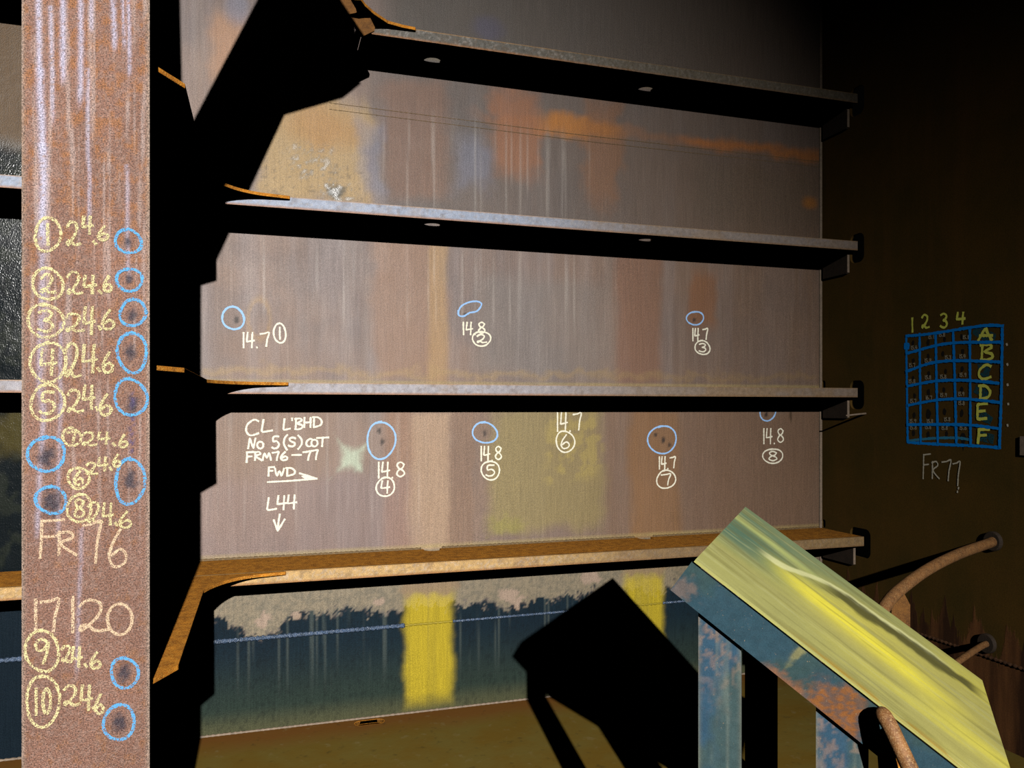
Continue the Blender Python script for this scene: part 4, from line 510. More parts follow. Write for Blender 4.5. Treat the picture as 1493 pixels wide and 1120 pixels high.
    # wet black sludge with glints along the second longitudinal
    wet = np.maximum(blobm(x, z, (0.335, 2.510), 0.085, 0.06, 0.5, 0.8, 62, 45), 0.8*blobm(x, z, (0.218, 2.645), 0.10, 0.07, 0.5, 1.0, 63, 55))
    sp = sm(0.60, 0.70, fbm(x*110, z*110, 86, 2))
    rg -= wet*0.27*sm(0.42, 0.62, n3); col = mixc(col, wet*0.6*sm(0.45, 0.6, n3), lin(56, 56, 46))
    col = mixc(col, blobm(x, z, (0.329, 2.509), 0.035, 0.035, 0.5, 0.9, 87, 60)*0.8, lin(44, 52, 50))
    fl_ = boxm(x, z, (-0.042, 2.652), (0.490, 2.470), 0.05, 0.04, 0.06, 88)*sm(0.64, 0.70, n3)
    col = mixc(col, fl_*0.4, lin(60, 52, 40))
    # pale fillet above the longitudinals
    for k in (1, 2, 3, 4):
        f = (1-sm(0.0, 0.018, np.abs(z-ZS[k]-0.012)))*(0.4+0.6*n4)
        col = mixc(col, f*(0.7 if k >= 3 else 0.25)*((x > 0.44) if k == 1 else 1.0), lin(176, 156, 96))
    # dark spots where gauge readings were taken
    for px, r in (((-0.116, 1.887), 1.0), ((0.958, 1.950), .7), ((2.247, 1.967), .8), ((0.533, 1.377), .8), ((0.546, 1.324), .8), ((1.060, 1.359), 1.0), ((2.058, 1.313), 1.1), ((2.013, 1.343), .7), ((2.096, 1.290), .7), ((2.706, 1.452), .8)):
        O(px, 0.011*r, 0.016*r, lin(44, 34, 30), 0.9, 0.4, 0.5, 64, 90)
    O((2.871, 1.440), 0.008, 0.03, lin(60, 44, 26), 0.9, 0.4, 0.3, 65, 60)
    # bottom strake: teal coating below a ragged sandy line, yellow runs
    edge = (0.825, 0.496)[1]+0.02+0.075*(fbm(x*7, z*0.5, 66)-0.5)+0.11*(fbm(x*42, z*34, 67, 5)-0.5)+0.05*(fbm(x*150, z*150, 93, 2)-.5)
    edge = edge-0.09*np.exp(-((x-(-0.012, 0.585)[0])/0.10)**2)-0.03*np.exp(-((x-(1.197, 0.530)[0])/0.05)**2)
    teal = 1-sm(-0.012, 0.012, z-edge)
    tl = np.repeat(lin(19, 36, 46)[None], len(x), 0)
    tl = mixc(tl, sm(0.35, 0.75, n1)*0.5, lin(16, 29, 40))
    tl = mixc(tl, sm(0.42, 0.05, z)*0.75, lin(48, 60, 48))
    tl = mixc(tl, sm(0.12, 0.0, z)*0.7, lin(88, 86, 58))
    tl = mixc(tl, sm(0.64, 0.70, fbm(x*95, z*50, 89, 2))*0.28, lin(15, 20, 22))
    dr = fbm(x*75, z*0.5, 68); tl = mixc(tl, sm(0.63, 0.70, dr)*0.32*sm(0.1, 0.4, z), lin(104, 112, 104))
    low = 1-sm(ZS[4]-0.01, ZS[4], z)
    col = mixc(col, low*(1-teal)*0.85, lin(134, 122, 98))
    col = mixc(col, low*(1-teal)*sm(0.48, 0.6, fbm(x*85, z*85, 92, 3))*0.4, lin(80, 80, 70))
    m = (teal*low)[:, None]; col = col*(1-m)+tl*m
    rg = rg*(1-teal*low)+0.64*teal*low
    for a, b in (((0.656, 0.582), (0.895, 0.043)), ((1.827, 0.602), (2.058, 0.025))):
        yl = boxm(x, z, a, b, 0.026, 0.06, 0.02, 69, 14)
        col = mixc(col, yl*low*(0.93-0.15*sm(0.5, 0.7, dr)), mixc(np.repeat(lin(186, 164, 40)[None], len(x), 0), sm(0.4, 0.65, n4), lin(168, 146, 44)) if False else lin(182, 160, 42))
        top = boxm(x, z, (a[0]-.02, a[1]+.07), (b[0]+.02, a[1]-0.01), 0.02, 0.02, 0.04, 70, 30)
        col = mixc(col, top*low*0.85, lin(140, 116, 88))
    for c0, rx, rz in (((0.147, 0.516), .02, .018), ((0.529, 0.552), .025, .02), ((1.186, 0.538), .06, .04), ((1.234, 0.493), .02, .04), ((1.630, 0.600), .05, .03), ((0.003, 0.505), .03, .03)):
        pl_ = blobm(x, z, c0, rx, rz, 0.15, 0.9, 72, 40)
        col = mixc(col, pl_*0.95, lin(158, 136, 118))
    # left bay: dark wet coating beyond the web frame
    lf = 1-sm(-0.62, -0.56, x)
    dk = np.repeat(lin(17, 23, 26)[None], len(x), 0)
    dk = mixc(dk, sm(0.5, 0.65, fbm(x*20, z*16, 81))*0.6, lin(40, 44, 36))
    dk = mixc(dk, sm((-1.057, 2.611)[1]-.06, (-1.057, 2.611)[1]+.05, z+.08*(n4-.5)), lin(86, 64, 36))
    dk = mixc(dk, boxm(x, z, (-1.132, 1.471), (-0.943, 1.281), .05, .06, .08, 82)*0.6, lin(84, 74, 36))
    dk = mixc(dk, 1-sm(ZS[4]-0.02, ZS[4], z), lin(24, 34, 42))
    m = lf[:, None]; col = col*(1-m)+dk*m
    wl = lf*sm((-1.057, 2.611)[1]+.05, (-1.057, 2.611)[1]-.06, z)
    rg = rg*(1-wl)+wl*(0.15+0.1*n4)
    return col, rg

def wall_relief(u, v):
    x = u+WX0; z = v+WZ0
    h = 0.004*(fbm(x*1.1, z*0.9, 90)-0.5)
    h += 0.0009*(fbm(x*52, z*52, 91, 2)-0.5)*(1-sm(-0.62, -0.56, x))
    return np.minimum(h, 0.0009)
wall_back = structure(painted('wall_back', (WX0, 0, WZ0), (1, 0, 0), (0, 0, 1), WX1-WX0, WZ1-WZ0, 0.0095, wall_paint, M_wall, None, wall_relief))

# weld seams on the back bulkhead: real beads of small ripples
def bead(name, pts, r, mat, parent, seed, ripple=0.25, step=0.008, flat=1.0):
    rng = np.random.RandomState(seed)
    P = []
    for a, b in zip(pts[:-1], pts[1:]):
        a = np.array(a); b = np.array(b); n = max(1, int(np.linalg.norm(b-a)/step))
        P += [a+(b-a)*i/n for i in range(n)]
    P.append(np.array(pts[-1]))
    rr = [r*(1+ripple*math.sin(i*2.1)+ripple*(rng.rand()-.5)) for i in range(len(P))]
    return tube(name, P, rr, mat, parent, seg=8)
ws = 0.4225
def seam_z(x): return ws+0.004+0.004*x
for a, b, r_, m_ in ((-2.5, (0.656, 0.469)[0], 0.010, M_weld), ((0.656, 0.469)[0], (0.895, 0.450)[0], 0.005, M_yweld), ((0.895, 0.450)[0], (1.835, 0.430)[0], 0.006, M_weld), ((1.835, 0.430)[0], (2.054, 0.414)[0], 0.005, M_yweld), ((2.054, 0.414)[0], XR, 0.006, M_weld)):
    bead('weld_seam', [(a, -0.001, seam_z(a)), (b, -0.001, seam_z(b))], r_, m_, wall_back, 4)
for dz in (0.0, -0.03):
    bead('weld_seam', [((0.297, 2.928)[0], -0.0002, (0.297, 2.928)[1]+dz), ((1.553, 2.911)[0], -0.0002, (1.553, 2.911)[1]+dz), ((3.067, 2.911)[0], -0.0002, (3.067, 2.911)[1]+dz)], 0.0016, M_weldrust, wall_back, 5)
for k in (3, 4):
    for a, b in ((-0.40, 0.735), (0.84, 1.885), (1.995, XR-.02)):
        bead('fillet_weld', [(a, -0.003, ZS[k]+0.003), (b, -0.003, ZS[k]+0.003)], 0.006, M_weldrust, wall_back, 10+k)

# right bulkhead with cut-outs for the longitudinals
def curve_plate(name, outer, holes, thick, mapfn, mat, parent=None):
    cu = bpy.data.curves.new(name, 'CURVE'); cu.dimensions = '2D'; cu.fill_mode = 'BOTH'; cu.extrude = thick/2
    for ring in [outer]+holes:
        sp = cu.splines.new('POLY'); sp.points.add(len(ring)-1); sp.use_cyclic_u = True
        for q, (a, b) in zip(sp.points, ring): q.co = (a, b, 0, 1)
    tmp = bpy.data.objects.new(name, cu); C.objects.link(tmp)
    dg = bpy.context.evaluated_depsgraph_get()
    me = bpy.data.meshes.new_from_object(tmp.evaluated_get(dg))
    bpy.data.objects.remove(tmp); bpy.data.curves.remove(cu)
    for v in me.vertices: v.co = Vector(mapfn(*v.co))
    bm = bmesh.new(); bm.from_mesh(me); bmesh.ops.remove_doubles(bm, verts=bm.verts, dist=1e-5)
    bmesh.ops.recalc_face_normals(bm, faces=bm.faces); bm.to_mesh(me); bm.free()
    me.name = name
    return link(name, me, mat, parent)
def rrect(a0, b0, a1, b1, r, n=6):
    out = []
    for cx, cy, s in ((a1-r, b1-r, 0), (a0+r, b1-r, 1), (a0+r, b0+r, 2), (a1-r, b0+r, 3)):
        for i in range(n+1):
            t = math.pi/2*(s+i/n)
            out.append((cx+r*math.cos(t), cy+r*math.sin(t)))
    return out
holes = []
for k in (1, 2, 3, 4):
    d = DEP[k]
    holes.append(rrect(-d-0.048, ZS[k]-0.115, -0.235, ZS[k]+0.042, 0.035))
    holes.append(rrect(-0.036, ZS[k]+0.004, -0.006, ZS[k]+0.050, 0.012))
wall_right = structure(curve_plate('wall_right', [(0.0, -0.02), (-3.0, -0.02), (-3.0, 4.1), (0.0, 4.1)], holes, 0.016, lambda a, b, c: (XR+0.008+c, a, b), None))
def right_mat():
    m, nt, p = nodes('dark_bulkhead_coating')
    L = nt.links
    geo = N(nt, 'ShaderNodeNewGeometry'); pos = geo.outputs['Position']
    sep = N(nt, 'ShaderNodeSeparateXYZ'); L.new(pos, sep.inputs[0])
    nv = noise_tex(nt, pos, 9.0, 5, 0.6, (1, 1, 0.10))
    nb = noise_tex(nt, pos, 3.0, 4, 0.6)
    nf = noise_tex(nt, pos, 200.0, 2, 0.6)
    upper = mixrgb(nt, maprange(nt, nb, 0.35, 0.65, 0, 1), T(80, 63, 24), T(94, 69, 26))
    upper = mixrgb(nt, maprange(nt, nv, 0.5, 0.7, 0, 0.5), upper, T(104, 73, 32))
    # flaked lower strake: rust between hanging tongues of old coating
    comb = N(nt, 'ShaderNodeCombineXYZ'); L.new(sep.outputs['Y'], comb.inputs[0])
    na = noise_tex(nt, comb.outputs[0], 11.0, 3, 0.6)
    lvl = maprange(nt, na, 0.35, 0.65, 0.34, 0.60)
    df = N(nt, 'ShaderNodeMath', operation='SUBTRACT'); L.new(lvl, df.inputs[0]); L.new(sep.outputs['Z'], df.inputs[1])
    nz = N(nt, 'ShaderNodeMath', operation='MULTIPLY_ADD'); L.new(noise_tex(nt, pos, 25.0, 4, 0.6), nz.inputs[0]); nz.inputs[1].default_value = 0.10; L.new(df.outputs[0], nz.inputs[2])
    msk = maprange(nt, nz.outputs[0], 0.03, 0.06, 0, 1)
    lower = mixrgb(nt, maprange(nt, nv, 0.40, 0.62, 0, 1), T(66, 42, 26), T(128, 84, 48))
    c = mixrgb(nt, msk, upper, lower)
    g = maprange(nt, nf, 0.3, 0.7, 0.8, 1.2)
    vm = N(nt, 'ShaderNodeVectorMath', operation='SCALE'); L.new(c, vm.inputs[0]); L.new(g, vm.inputs['Scale'])
    L.new(vm.outputs[0], p.inputs['Base Color'])
    p.inputs['Roughness'].default_value = 0.8; p.inputs['Specular IOR Level'].default_value = 0.2
    b = N(nt, 'ShaderNodeBump', Strength=0.3, Distance=0.002); L.new(msk, b.inputs['Height']); L.new(b.outputs[0], p.inputs['Normal'])
    return m
wall_right.data.materials.append(right_mat())
bead('weld_seam', [(XR+0.001, -0.03, 0.374), (XR+0.001, -2.9, 0.38)], 0.008, M_brown, wall_right, 31)
box('corner_weld', (XR-0.016, -0.008, 0.0), (XR, 0.0, 4.1), M_edge, wall_right)
for k in (1, 2, 3, 4):      # collar plates closing the cut-outs below the longitudinals
    d = DEP[k]-0.293
    o = prism('collar_plate', [(-0.03, ZS[k]-0.165), (-0.222-d, ZS[k]-0.165), (-0.228-d, ZS[k]-0.105), (-0.222-d, ZS[k]-0.055), (-0.03, ZS[k]-0.02)], YA, ZA, XA, (0, 0, 0), XR-0.014, XR+0.001, M_coat, wall_right)
    o['label'] = 'small dark collar plate below a longitudinal'
    box('collar_lit_edge', (XR-0.0145, -0.231-d, ZS[k]-0.160), (XR-0.001, -0.2275-d, ZS[k]-0.062), M_edge, wall_right)['label'] = 'pale strip painted as the lit edge of a collar plate'  # pale strip puts the lamp-lit plate edge into the colour
tube('stud', [(XR+0.004, -0.353, 1.4575), (XR-0.06, -0.345, 1.452), (XR-0.115, -0.338, 1.4465)], [0.006, 0.005, 0.004], M_edge, wall_right, 8)['label'] = 'short pointed metal stud'
box('lug', (XR-0.010, -1.32, 1.285), (XR, -1.264, 1.365), M_edge, wall_right)['label'] = 'small pale lug at the right edge of the picture'
# rust spots in the grid cells: flat stains of their own, laid on the plate
for i, (a, b, s) in enumerate(RIGHT_SPOTS):
    rng = np.random.RandomState(i)
    ring = [(a+0.008*s*math.cos(t)*(0.8+.4*rng.rand()), b+0.013*s*math.sin(t)*(0.8+.4*rng.rand())-(0.02*s if (s > 1.8 and abs(t-4.71) < .3) else 0)) for t in np.linspace(0, 2*math.pi, 13)[:-1]]
    build('dark_spot', [(XR-0.0007, p, q) for p, q in ring], [list(range(12))], M_black, wall_right)

# floor with a drain slot
FX0, FX1, FY0 = -2.6, XR, -3.3
slot = rrect(0.411, -0.086, 0.546, -0.030, 0.027)
fl = structure(curve_plate('floor', [(FX0, 0.0), (FX1, 0.0), (FX1, FY0), (FX0, FY0)], [slot], 0.014, lambda a, b, c: (a, b, -0.007+c), None))
def floor_mat():
    m, nt, p = nodes('muddy_floor_coating')
    L = nt.links
    geo = N(nt, 'ShaderNodeNewGeometry'); pos = geo.outputs['Position']
    n1 = noise_tex(nt, pos, 3.2, 5, 0.6); n2 = noise_tex(nt, pos, 14, 5, 0.65); n3 = noise_tex(nt, pos, 160, 2, 0.6)
    sep = N(nt, 'ShaderNodeSeparateXYZ'); L.new(pos, sep.inputs[0])
    c = mixrgb(nt, maprange(nt, n1, 0.4, 0.6, 0, 1), T(122, 96, 34), T(122, 104, 46))
    near = N(nt, 'ShaderNodeMath', operation='MULTIPLY_ADD'); L.new(n1, near.inputs[0]); near.inputs[1].default_value = 0.25; L.new(sep.outputs['Y'], near.inputs[2])
    c = mixrgb(nt, maprange(nt, near.outputs[0], -0.12, 0.06, 0, 0.8), c, T(128, 80, 34))
    c = mixrgb(nt, maprange(nt, n2, 0.60, 0.72, 0, 0.6), c, T(140, 124, 82))
    c = mixrgb(nt, maprange(nt, n2, 0.40, 0.30, 0, 0.5), c, T(70, 60, 32))
    L.new(c, p.inputs['Base Color'])
    p.inputs['Roughness'].default_value = 0.6; p.inputs['Specular IOR Level'].default_value = 0.3
    b = N(nt, 'ShaderNodeBump', Strength=0.35, Distance=0.003); L.new(n2, b.inputs['Height']); L.new(b.outputs[0], p.inputs['Normal'])
    return m
fl.data.materials.append(floor_mat())
bead('fillet_weld', [(-2.5, -0.003, 0.002), (XR-0.02, -0.003, 0.002)], 0.006, M_edge, fl, 41)
rim = rrect(0.407, -0.090, 0.550, -0.026, 0.031); inn = slot
n = len(rim)
build('slot_rim', [(a, b, 0.0015) for a, b in rim]+[(a, b, 0.0015) for a, b in inn]+[(a, b, -0.015) for a, b in inn],
      [[i, (i+1) % n, n+(i+1) % n, n+i] for i in range(n)]+[[n+i, n+(i+1) % n, 2*n+(i+1) % n, 2*n+i] for i in range(n)], M_orange, fl)['label'] = 'rusty rim of the drain slot'
structure(box('trim_1', (0.3, -0.15, -0.055), (0.65, 0.0, -0.045), M_edge))     # shelf seen through the drain slot

# ------------------------------------------------------------------ longitudinals
def scallops(x0, x1, depth, first=0.788, pitch=1.153, hl=0.045, hd=0.062):
    top = []
    xs = [first+pitch*i for i in range(-4, 6)]
    pts = [(x0, 0.0)]
    for c in xs:
        if c-hl > x0+.01 and c+hl < x1-.01:
            for i in range(9):
                t = math.pi*i/8
                pts.append((c-hl*math.cos(t)*(1.0 if 0 < i < 8 else 0.9), -0.001-hd*math.sin(t)**0.7))
    pts += [(x1, 0.0), (x1, -depth), (x0, -depth)]
    return pts

def face_paint(k, x0):
    z1 = 0.05
    def fn(u, v):
        x = u+x0
        n = fbm(x*45, v*45, 100+k); n2 = fbm(x*6, v*6, 110+k); n3 = fbm(x*120, v*120, 120+k, 2)
        base = {1: lin(90, 86, 78), 2: lin(146, 156, 176), 3: lin(156, 152, 158), 4: lin(190, 154, 98)}[k]  # bluish tint in the bases holds the lamp's sheen
        col = np.repeat(base[None], len(x), 0)
        col = mixc(col, sm(0.5, 0.7, n2)*(0.6 if k > 2 else 0.3)*sm(0.1, 0.7, x), lin(150, 118, 84) if k > 1 else lin(96, 80, 62))
        col = mixc(col, sm(0.58, 0.7, n)*0.35, lin(110, 88, 66))
        col = mixc(col, sm(0.6, 0.7, n3)*0.3, lin(180, 172, 166))
        col = mixc(col, (1-sm(0.003, 0.010, v+.004*(n-.5)))*0.9, lin(150, 96, 40))
        col = mixc(col, sm(0.044, 0.049, v)*0.7, lin(170, 124, 56))
        rt = sm(0.9, 2.0, x)
        col = mixc(col, rt*0.75, (lin(118, 96, 68) if k > 1 else lin(84, 74, 58)))
        return col, 0.38+0.2*n
    return fn

def pitted(k):
    def r(u, v): return 0.0022*(fbm(u*70, v*70, 130+k, 2)-0.6) if k in (1,) else 0.0005*(fbm(u*70, v*70, 130+k, 2)-0.6)
    return r

LAB = {
 (1, 'r'): 'rusted steel longitudinal along the bulkhead, uppermost one in view, ending beside the orange bar',
 (2, 'r'): 'steel longitudinal with grey flange painted with a bluish sheen, second from the top of the back bulkhead',
 (3, 'r'): 'steel longitudinal at eye level, directly above the four lines of white lettering',
 (4, 'r'): 'deep steel longitudinal with orange rusted top, lowest one, just above the teal paint',
 (2, 'l'): 'short length of longitudinal left of the tall rusty face plate, upper of three',
 (3, 'l'): 'short length of longitudinal left of the tall rusty face plate, middle of three',
 (4, 'l'): 'short length of longitudinal left of the tall rusty face plate, rusted orange, lowest of three',
 (1, 'l'): 'length of longitudinal left of the rusty face plate, shading the top left corner'}
TW = 0.014
def longitudinal(k, side):
    x0, x1 = {('r', 1): (0.43, XR), ('r', 2): (-0.398, XR), ('r', 3): (-0.398, XR), ('r', 4): (-0.398, XR)}.get((side, k), (-2.5, -0.416))
    d = DEP[k]; z = ZS[k]
    t = thing('longitudinal_stiffener', LAB[(k, side)], 'stiffener', (x0, 0, z), 'longitudinals along the back bulkhead')
    prism('web_plate', scallops(x0, x1-(0.002 if side == 'r' else 0), d-TW), XA, YA, ZA, (0, 0, 0), z-TW, z, M_orange if k == 4 else M_brown, t)
    xe = x1+0.0 if side == 'l' else x1
    painted('flange', (x0, -d, z-0.05), (1, 0, 0), (0, 0, 1), xe-x0, 0.05, 0.006, face_paint(k, x0), M_face, t, pitted(k), TW)
    return t
for k in (1, 2, 3, 4):
    longitudinal(k, 'r'); longitudinal(k, 'l')

# ------------------------------------------------------------------ transverse web frame
XW0, XW1 = -0.416, -0.400
FPX0, FPX1 = -0.5425, -0.2665
web = thing('web_frame', 'tall vertical web frame whose rusty face plate carries yellow and blue chalk', 'frame', (-0.408, YF, 0))
wp_ = [(YF+0.026, 0.0), (YF+0.026, 4.1), (0.0, 4.1)]
for k in (1, 2, 3, 4):
    d = DEP[k]+0.01
    wp_ += [(0.0, ZS[k]+0.03), (-d, ZS[k]+0.03), (-d, ZS[k]-0.08), (0.0, ZS[k]-0.08)]
wp_ += [(0.0, 0.0)]
prism('web_plate', wp_, YA, ZA, XA, (0, 0, 0), XW0, XW1, M_coat, web)
SPOTS_F = [((-0.314, 1.889), .7), ((-0.311, 1.797), .7), ((-0.305, 1.709), .9), ((-0.308, 1.619), 1.0), ((-0.303, 1.491), 1.2), ((-0.490, 1.366), 1.5), ((-0.309, 1.309), 1.3), ((-0.479, 1.258), 1.7), ((-0.323, 0.839), 1.2), ((-0.333, 0.720), 1.3)]
DRIPS = [((-0.508, 2.447), (-0.504, 2.253), 1.0, 1), ((-0.504, 2.269), (-0.494, 2.059), 1.4, 1), ((-0.497, 2.092), (-0.498, 1.848), 1.5, 1), ((-0.482, 2.418), (-0.475, 2.143), .8, .8), ((-0.456, 2.455), (-0.456, 2.243), 1.1, 1), ((-0.418, 2.461), (-0.418, 2.190), 1.0, .9), ((-0.402, 2.282), (-0.398, 1.887), .7, .7), ((-0.395, 2.465), (-0.396, 2.382), .8, .8), ((-0.348, 2.472), (-0.344, 2.340), 1, .9), ((-0.327, 2.475), (-0.323, 2.351), .6, .8), ((-0.314, 2.477), (-0.311, 2.277), .7, .9), ((-0.317, 2.059), (-0.312, 1.776), .8, .5), ((-0.498, 1.832), (-0.504, 1.459), 1.3, .6), ((-0.458, 1.671), (-0.461, 1.442), .8, .5), ((-0.498, 1.475), (-0.512, 1.151), 1.0, .55), ((-0.464, 1.475), (-0.466, 1.149), .8, .4), ((-0.417, 1.179), (-0.426, 0.818), .8, .4)]
def plate_paint(u, v):
    x = u+FPX0; z = v
    n = fbm(x*170, z*170, 140, 3); n2 = fbm(x*14, z*5, 141); n3 = fbm(x*60, z*45, 142); n4 = fbm(x*90, z*3, 143)
    col = np.repeat(lin(120, 86, 71)[None], len(x), 0)
    col = mixc(col, sm(0.4, 0.65, n2)*0.5, lin(102, 72, 58))
    col = mixc(col, sm(0.50, 0.66, n)*0.35, lin(140, 118, 108))
    org = sm(0.50, 0.66, n3)*sm(1.4, 2.3, z+0.5*(n2-.5))
    col = mixc(col, org*0.55, lin(136, 84, 36))
    col = mixc(col, sm(0.66, 0.74, n3)*0.4, lin(128, 82, 40))
    col = mixc(col, sm(0.56, 0.70, n4)*0.35*sm(1.0, 1.5, z), lin(176, 162, 158))
    rg = 0.58+0.2*(n-.5)
    for (a, b, w, s) in DRIPS:
        tt = np.clip((a[1]-z)/(a[1]-b[1]+1e-6), 0, 1)
        cx = a[0]+(b[0]-a[0])*tt+0.004*(fbm(z*9, z*0+3, 144)-0.5)*2
        m = np.exp(-((x-cx)/(0.0055*w))**2)*(1-sm(0.8, 1.0, (a[1]-z)/(a[1]-b[1]+1e-6)))*(z < a[1]+.02)*sm(0.3, 0.55, n+.15)
        col = mixc(col, m*s*0.85, lin(166, 164, 186)); rg -= 0.10*m*s
    for c, r in SPOTS_F:
        m = blobm(x, z, c, 0.011*r, 0.017*r, 0.7, 0.8, 145, 120)
        col = mixc(col, m*0.9, lin(36, 32, 46)); rg -= 0.12*m
    st = np.exp(-((x-(-0.306, 1.441)[0])/0.007)**2)*boxm(x, z, (-0.317, 1.525), (-0.294, 1.357), .01, .03)*sm(0.4, 0.6, n)
    col = mixc(col, st*0.9, lin(60, 48, 90))
    ed = 1-sm(0.0, 0.012, np.minimum(u, 0.276-u)+.006*(n-.5))
    col = mixc(col, ed*0.6, lin(158, 142, 128))
    return col, rg
def plate_relief(u, v):
    e = np.minimum(u, 0.276-u)
    return 0.0010*(fbm(u*110, v*110, 150, 2)-0.55)-0.004*(1-sm(0, 0.008, e))
face_plate = painted('face_plate', (FPX0, YF, 0.0), (1, 0, 0), (0, 0, 1), 0.276, 4.1, 0.0042, plate_paint, M_plate, web, plate_relief, 0.026)
for v_ in face_plate.data.vertices:      # the plate narrows above the second longitudinal
    gx = v_.co.x-0.408; lim = FPX1-0.088*float(sm(2.78, 2.95, v_.co.z))
    if gx > lim: v_.co.x = lim+0.408

# brackets: horizontal knees between the web frame and each longitudinal
def arc(p0, p1, p2, n=10):
    return [((1-t)**2*p0[0]+2*t*(1-t)*p1[0]+t*t*p2[0], (1-t)**2*p0[1]+2*t*(1-t)*p1[1]+t*t*p2[1]) for t in [i/n for i in range(n+1)]]
def bracket(k, label, outline, mat, top=None):
    z = ZS[k] if top is None else top
    t = thing('bracket', label, 'bracket', (outline[0][0], outline[0][1], z), 'bracket plates on the longitudinals')
    prism('bracket_plate', outline, XA, YA, ZA, (0, 0, 0), z-0.013, z, mat, t, 0.0008)
    return t
def knee(d, toe, xr, ychf, yend):
    return [(-0.399, -d-0.001)]+[(toe-0.02, -d-0.001), (toe, -d-0.001), (toe+0.012, -d-0.007), (toe+0.010, -d-0.016), (toe-0.004, -d-0.020)]+arc((toe-0.10, -d-0.036), (xr+0.06, -d-0.075), (xr+0.002, -d-0.27))+[(xr, ychf), (-0.2665, yend), (-0.33, -1.672), (-0.399, -1.672)]
bracket(2, 'black-sided bracket plate joining the frame to the second longitudinal, yellow end edge', knee(0.293, 0.098, -0.209, -1.43, -1.525), M_orange)
bracket(3, 'thin bracket plate at eye level seen edge-on with a gold edge', knee(0.293, 0.092, -0.209, -1.45, -1.56), M_orange)
bracket(4, 'orange rusted bracket plate seen from above, beside the lowest longitudinal', knee(0.340, 0.080, -0.217, -1.53, -1.63), M_orange)
big = [(0.28, -0.006), (0.425, -0.006), (0.425, -0.294), (0.645, -0.294), (0.655, -0.300), (0.650, -0.312), (0.590, -0.318), (0.524, -0.335), (0.453, -0.400), (0.410, -0.455), (0.386, -0.500), (0.345, -0.490), (0.375, -0.42), (0.405, -0.294), (0.39, -0.10), (0.28, -0.10)]
bracket(1, 'dark bracket plate with a curved edge under the top of the picture', big, M_orange)
# flat bar at the sniped end of the top longitudinal
fb = thing('flat_bar', 'short orange rusted flat bar slanting down to the top longitudinal', 'bar', (0.42, -0.345, 3.12))
prism('bar_plate', [(0.398, 3.092), (0.410, 3.091), (0.460, 3.122), (0.463, 3.137), (0.404, 3.247), (0.323, 3.411), (0.214, 3.392), (0.311, 3.232)], XA, ZA, YA, (0, 0, 0), -0.372, -0.360, M_bar, fb, 0.001)
# unseen diagonal strap above the view, outline shaped to shadow the bulkhead
br = thing('shadow_strap', 'unseen diagonal flat strap above the view, shaped to cast shadow on the bulkhead', 'strap', (-0.2, YF, 2.62))
prism('shadow_strap_plate', [(-0.214, 2.515), (0.040, 3.110), (0.266, 3.204), (0.337, 3.271), (0.249, 3.392), (0.233, 3.418), (0.320, 3.430), (0.298, 3.687), (0.433, 4.030), (0.161, 4.030), (-0.329, 2.980), (-0.300, 2.880), (-0.300, 2.515)], XA, ZA, YA, (0, 0, 0), YF-0.016, YF-0.001, M_brown, br)

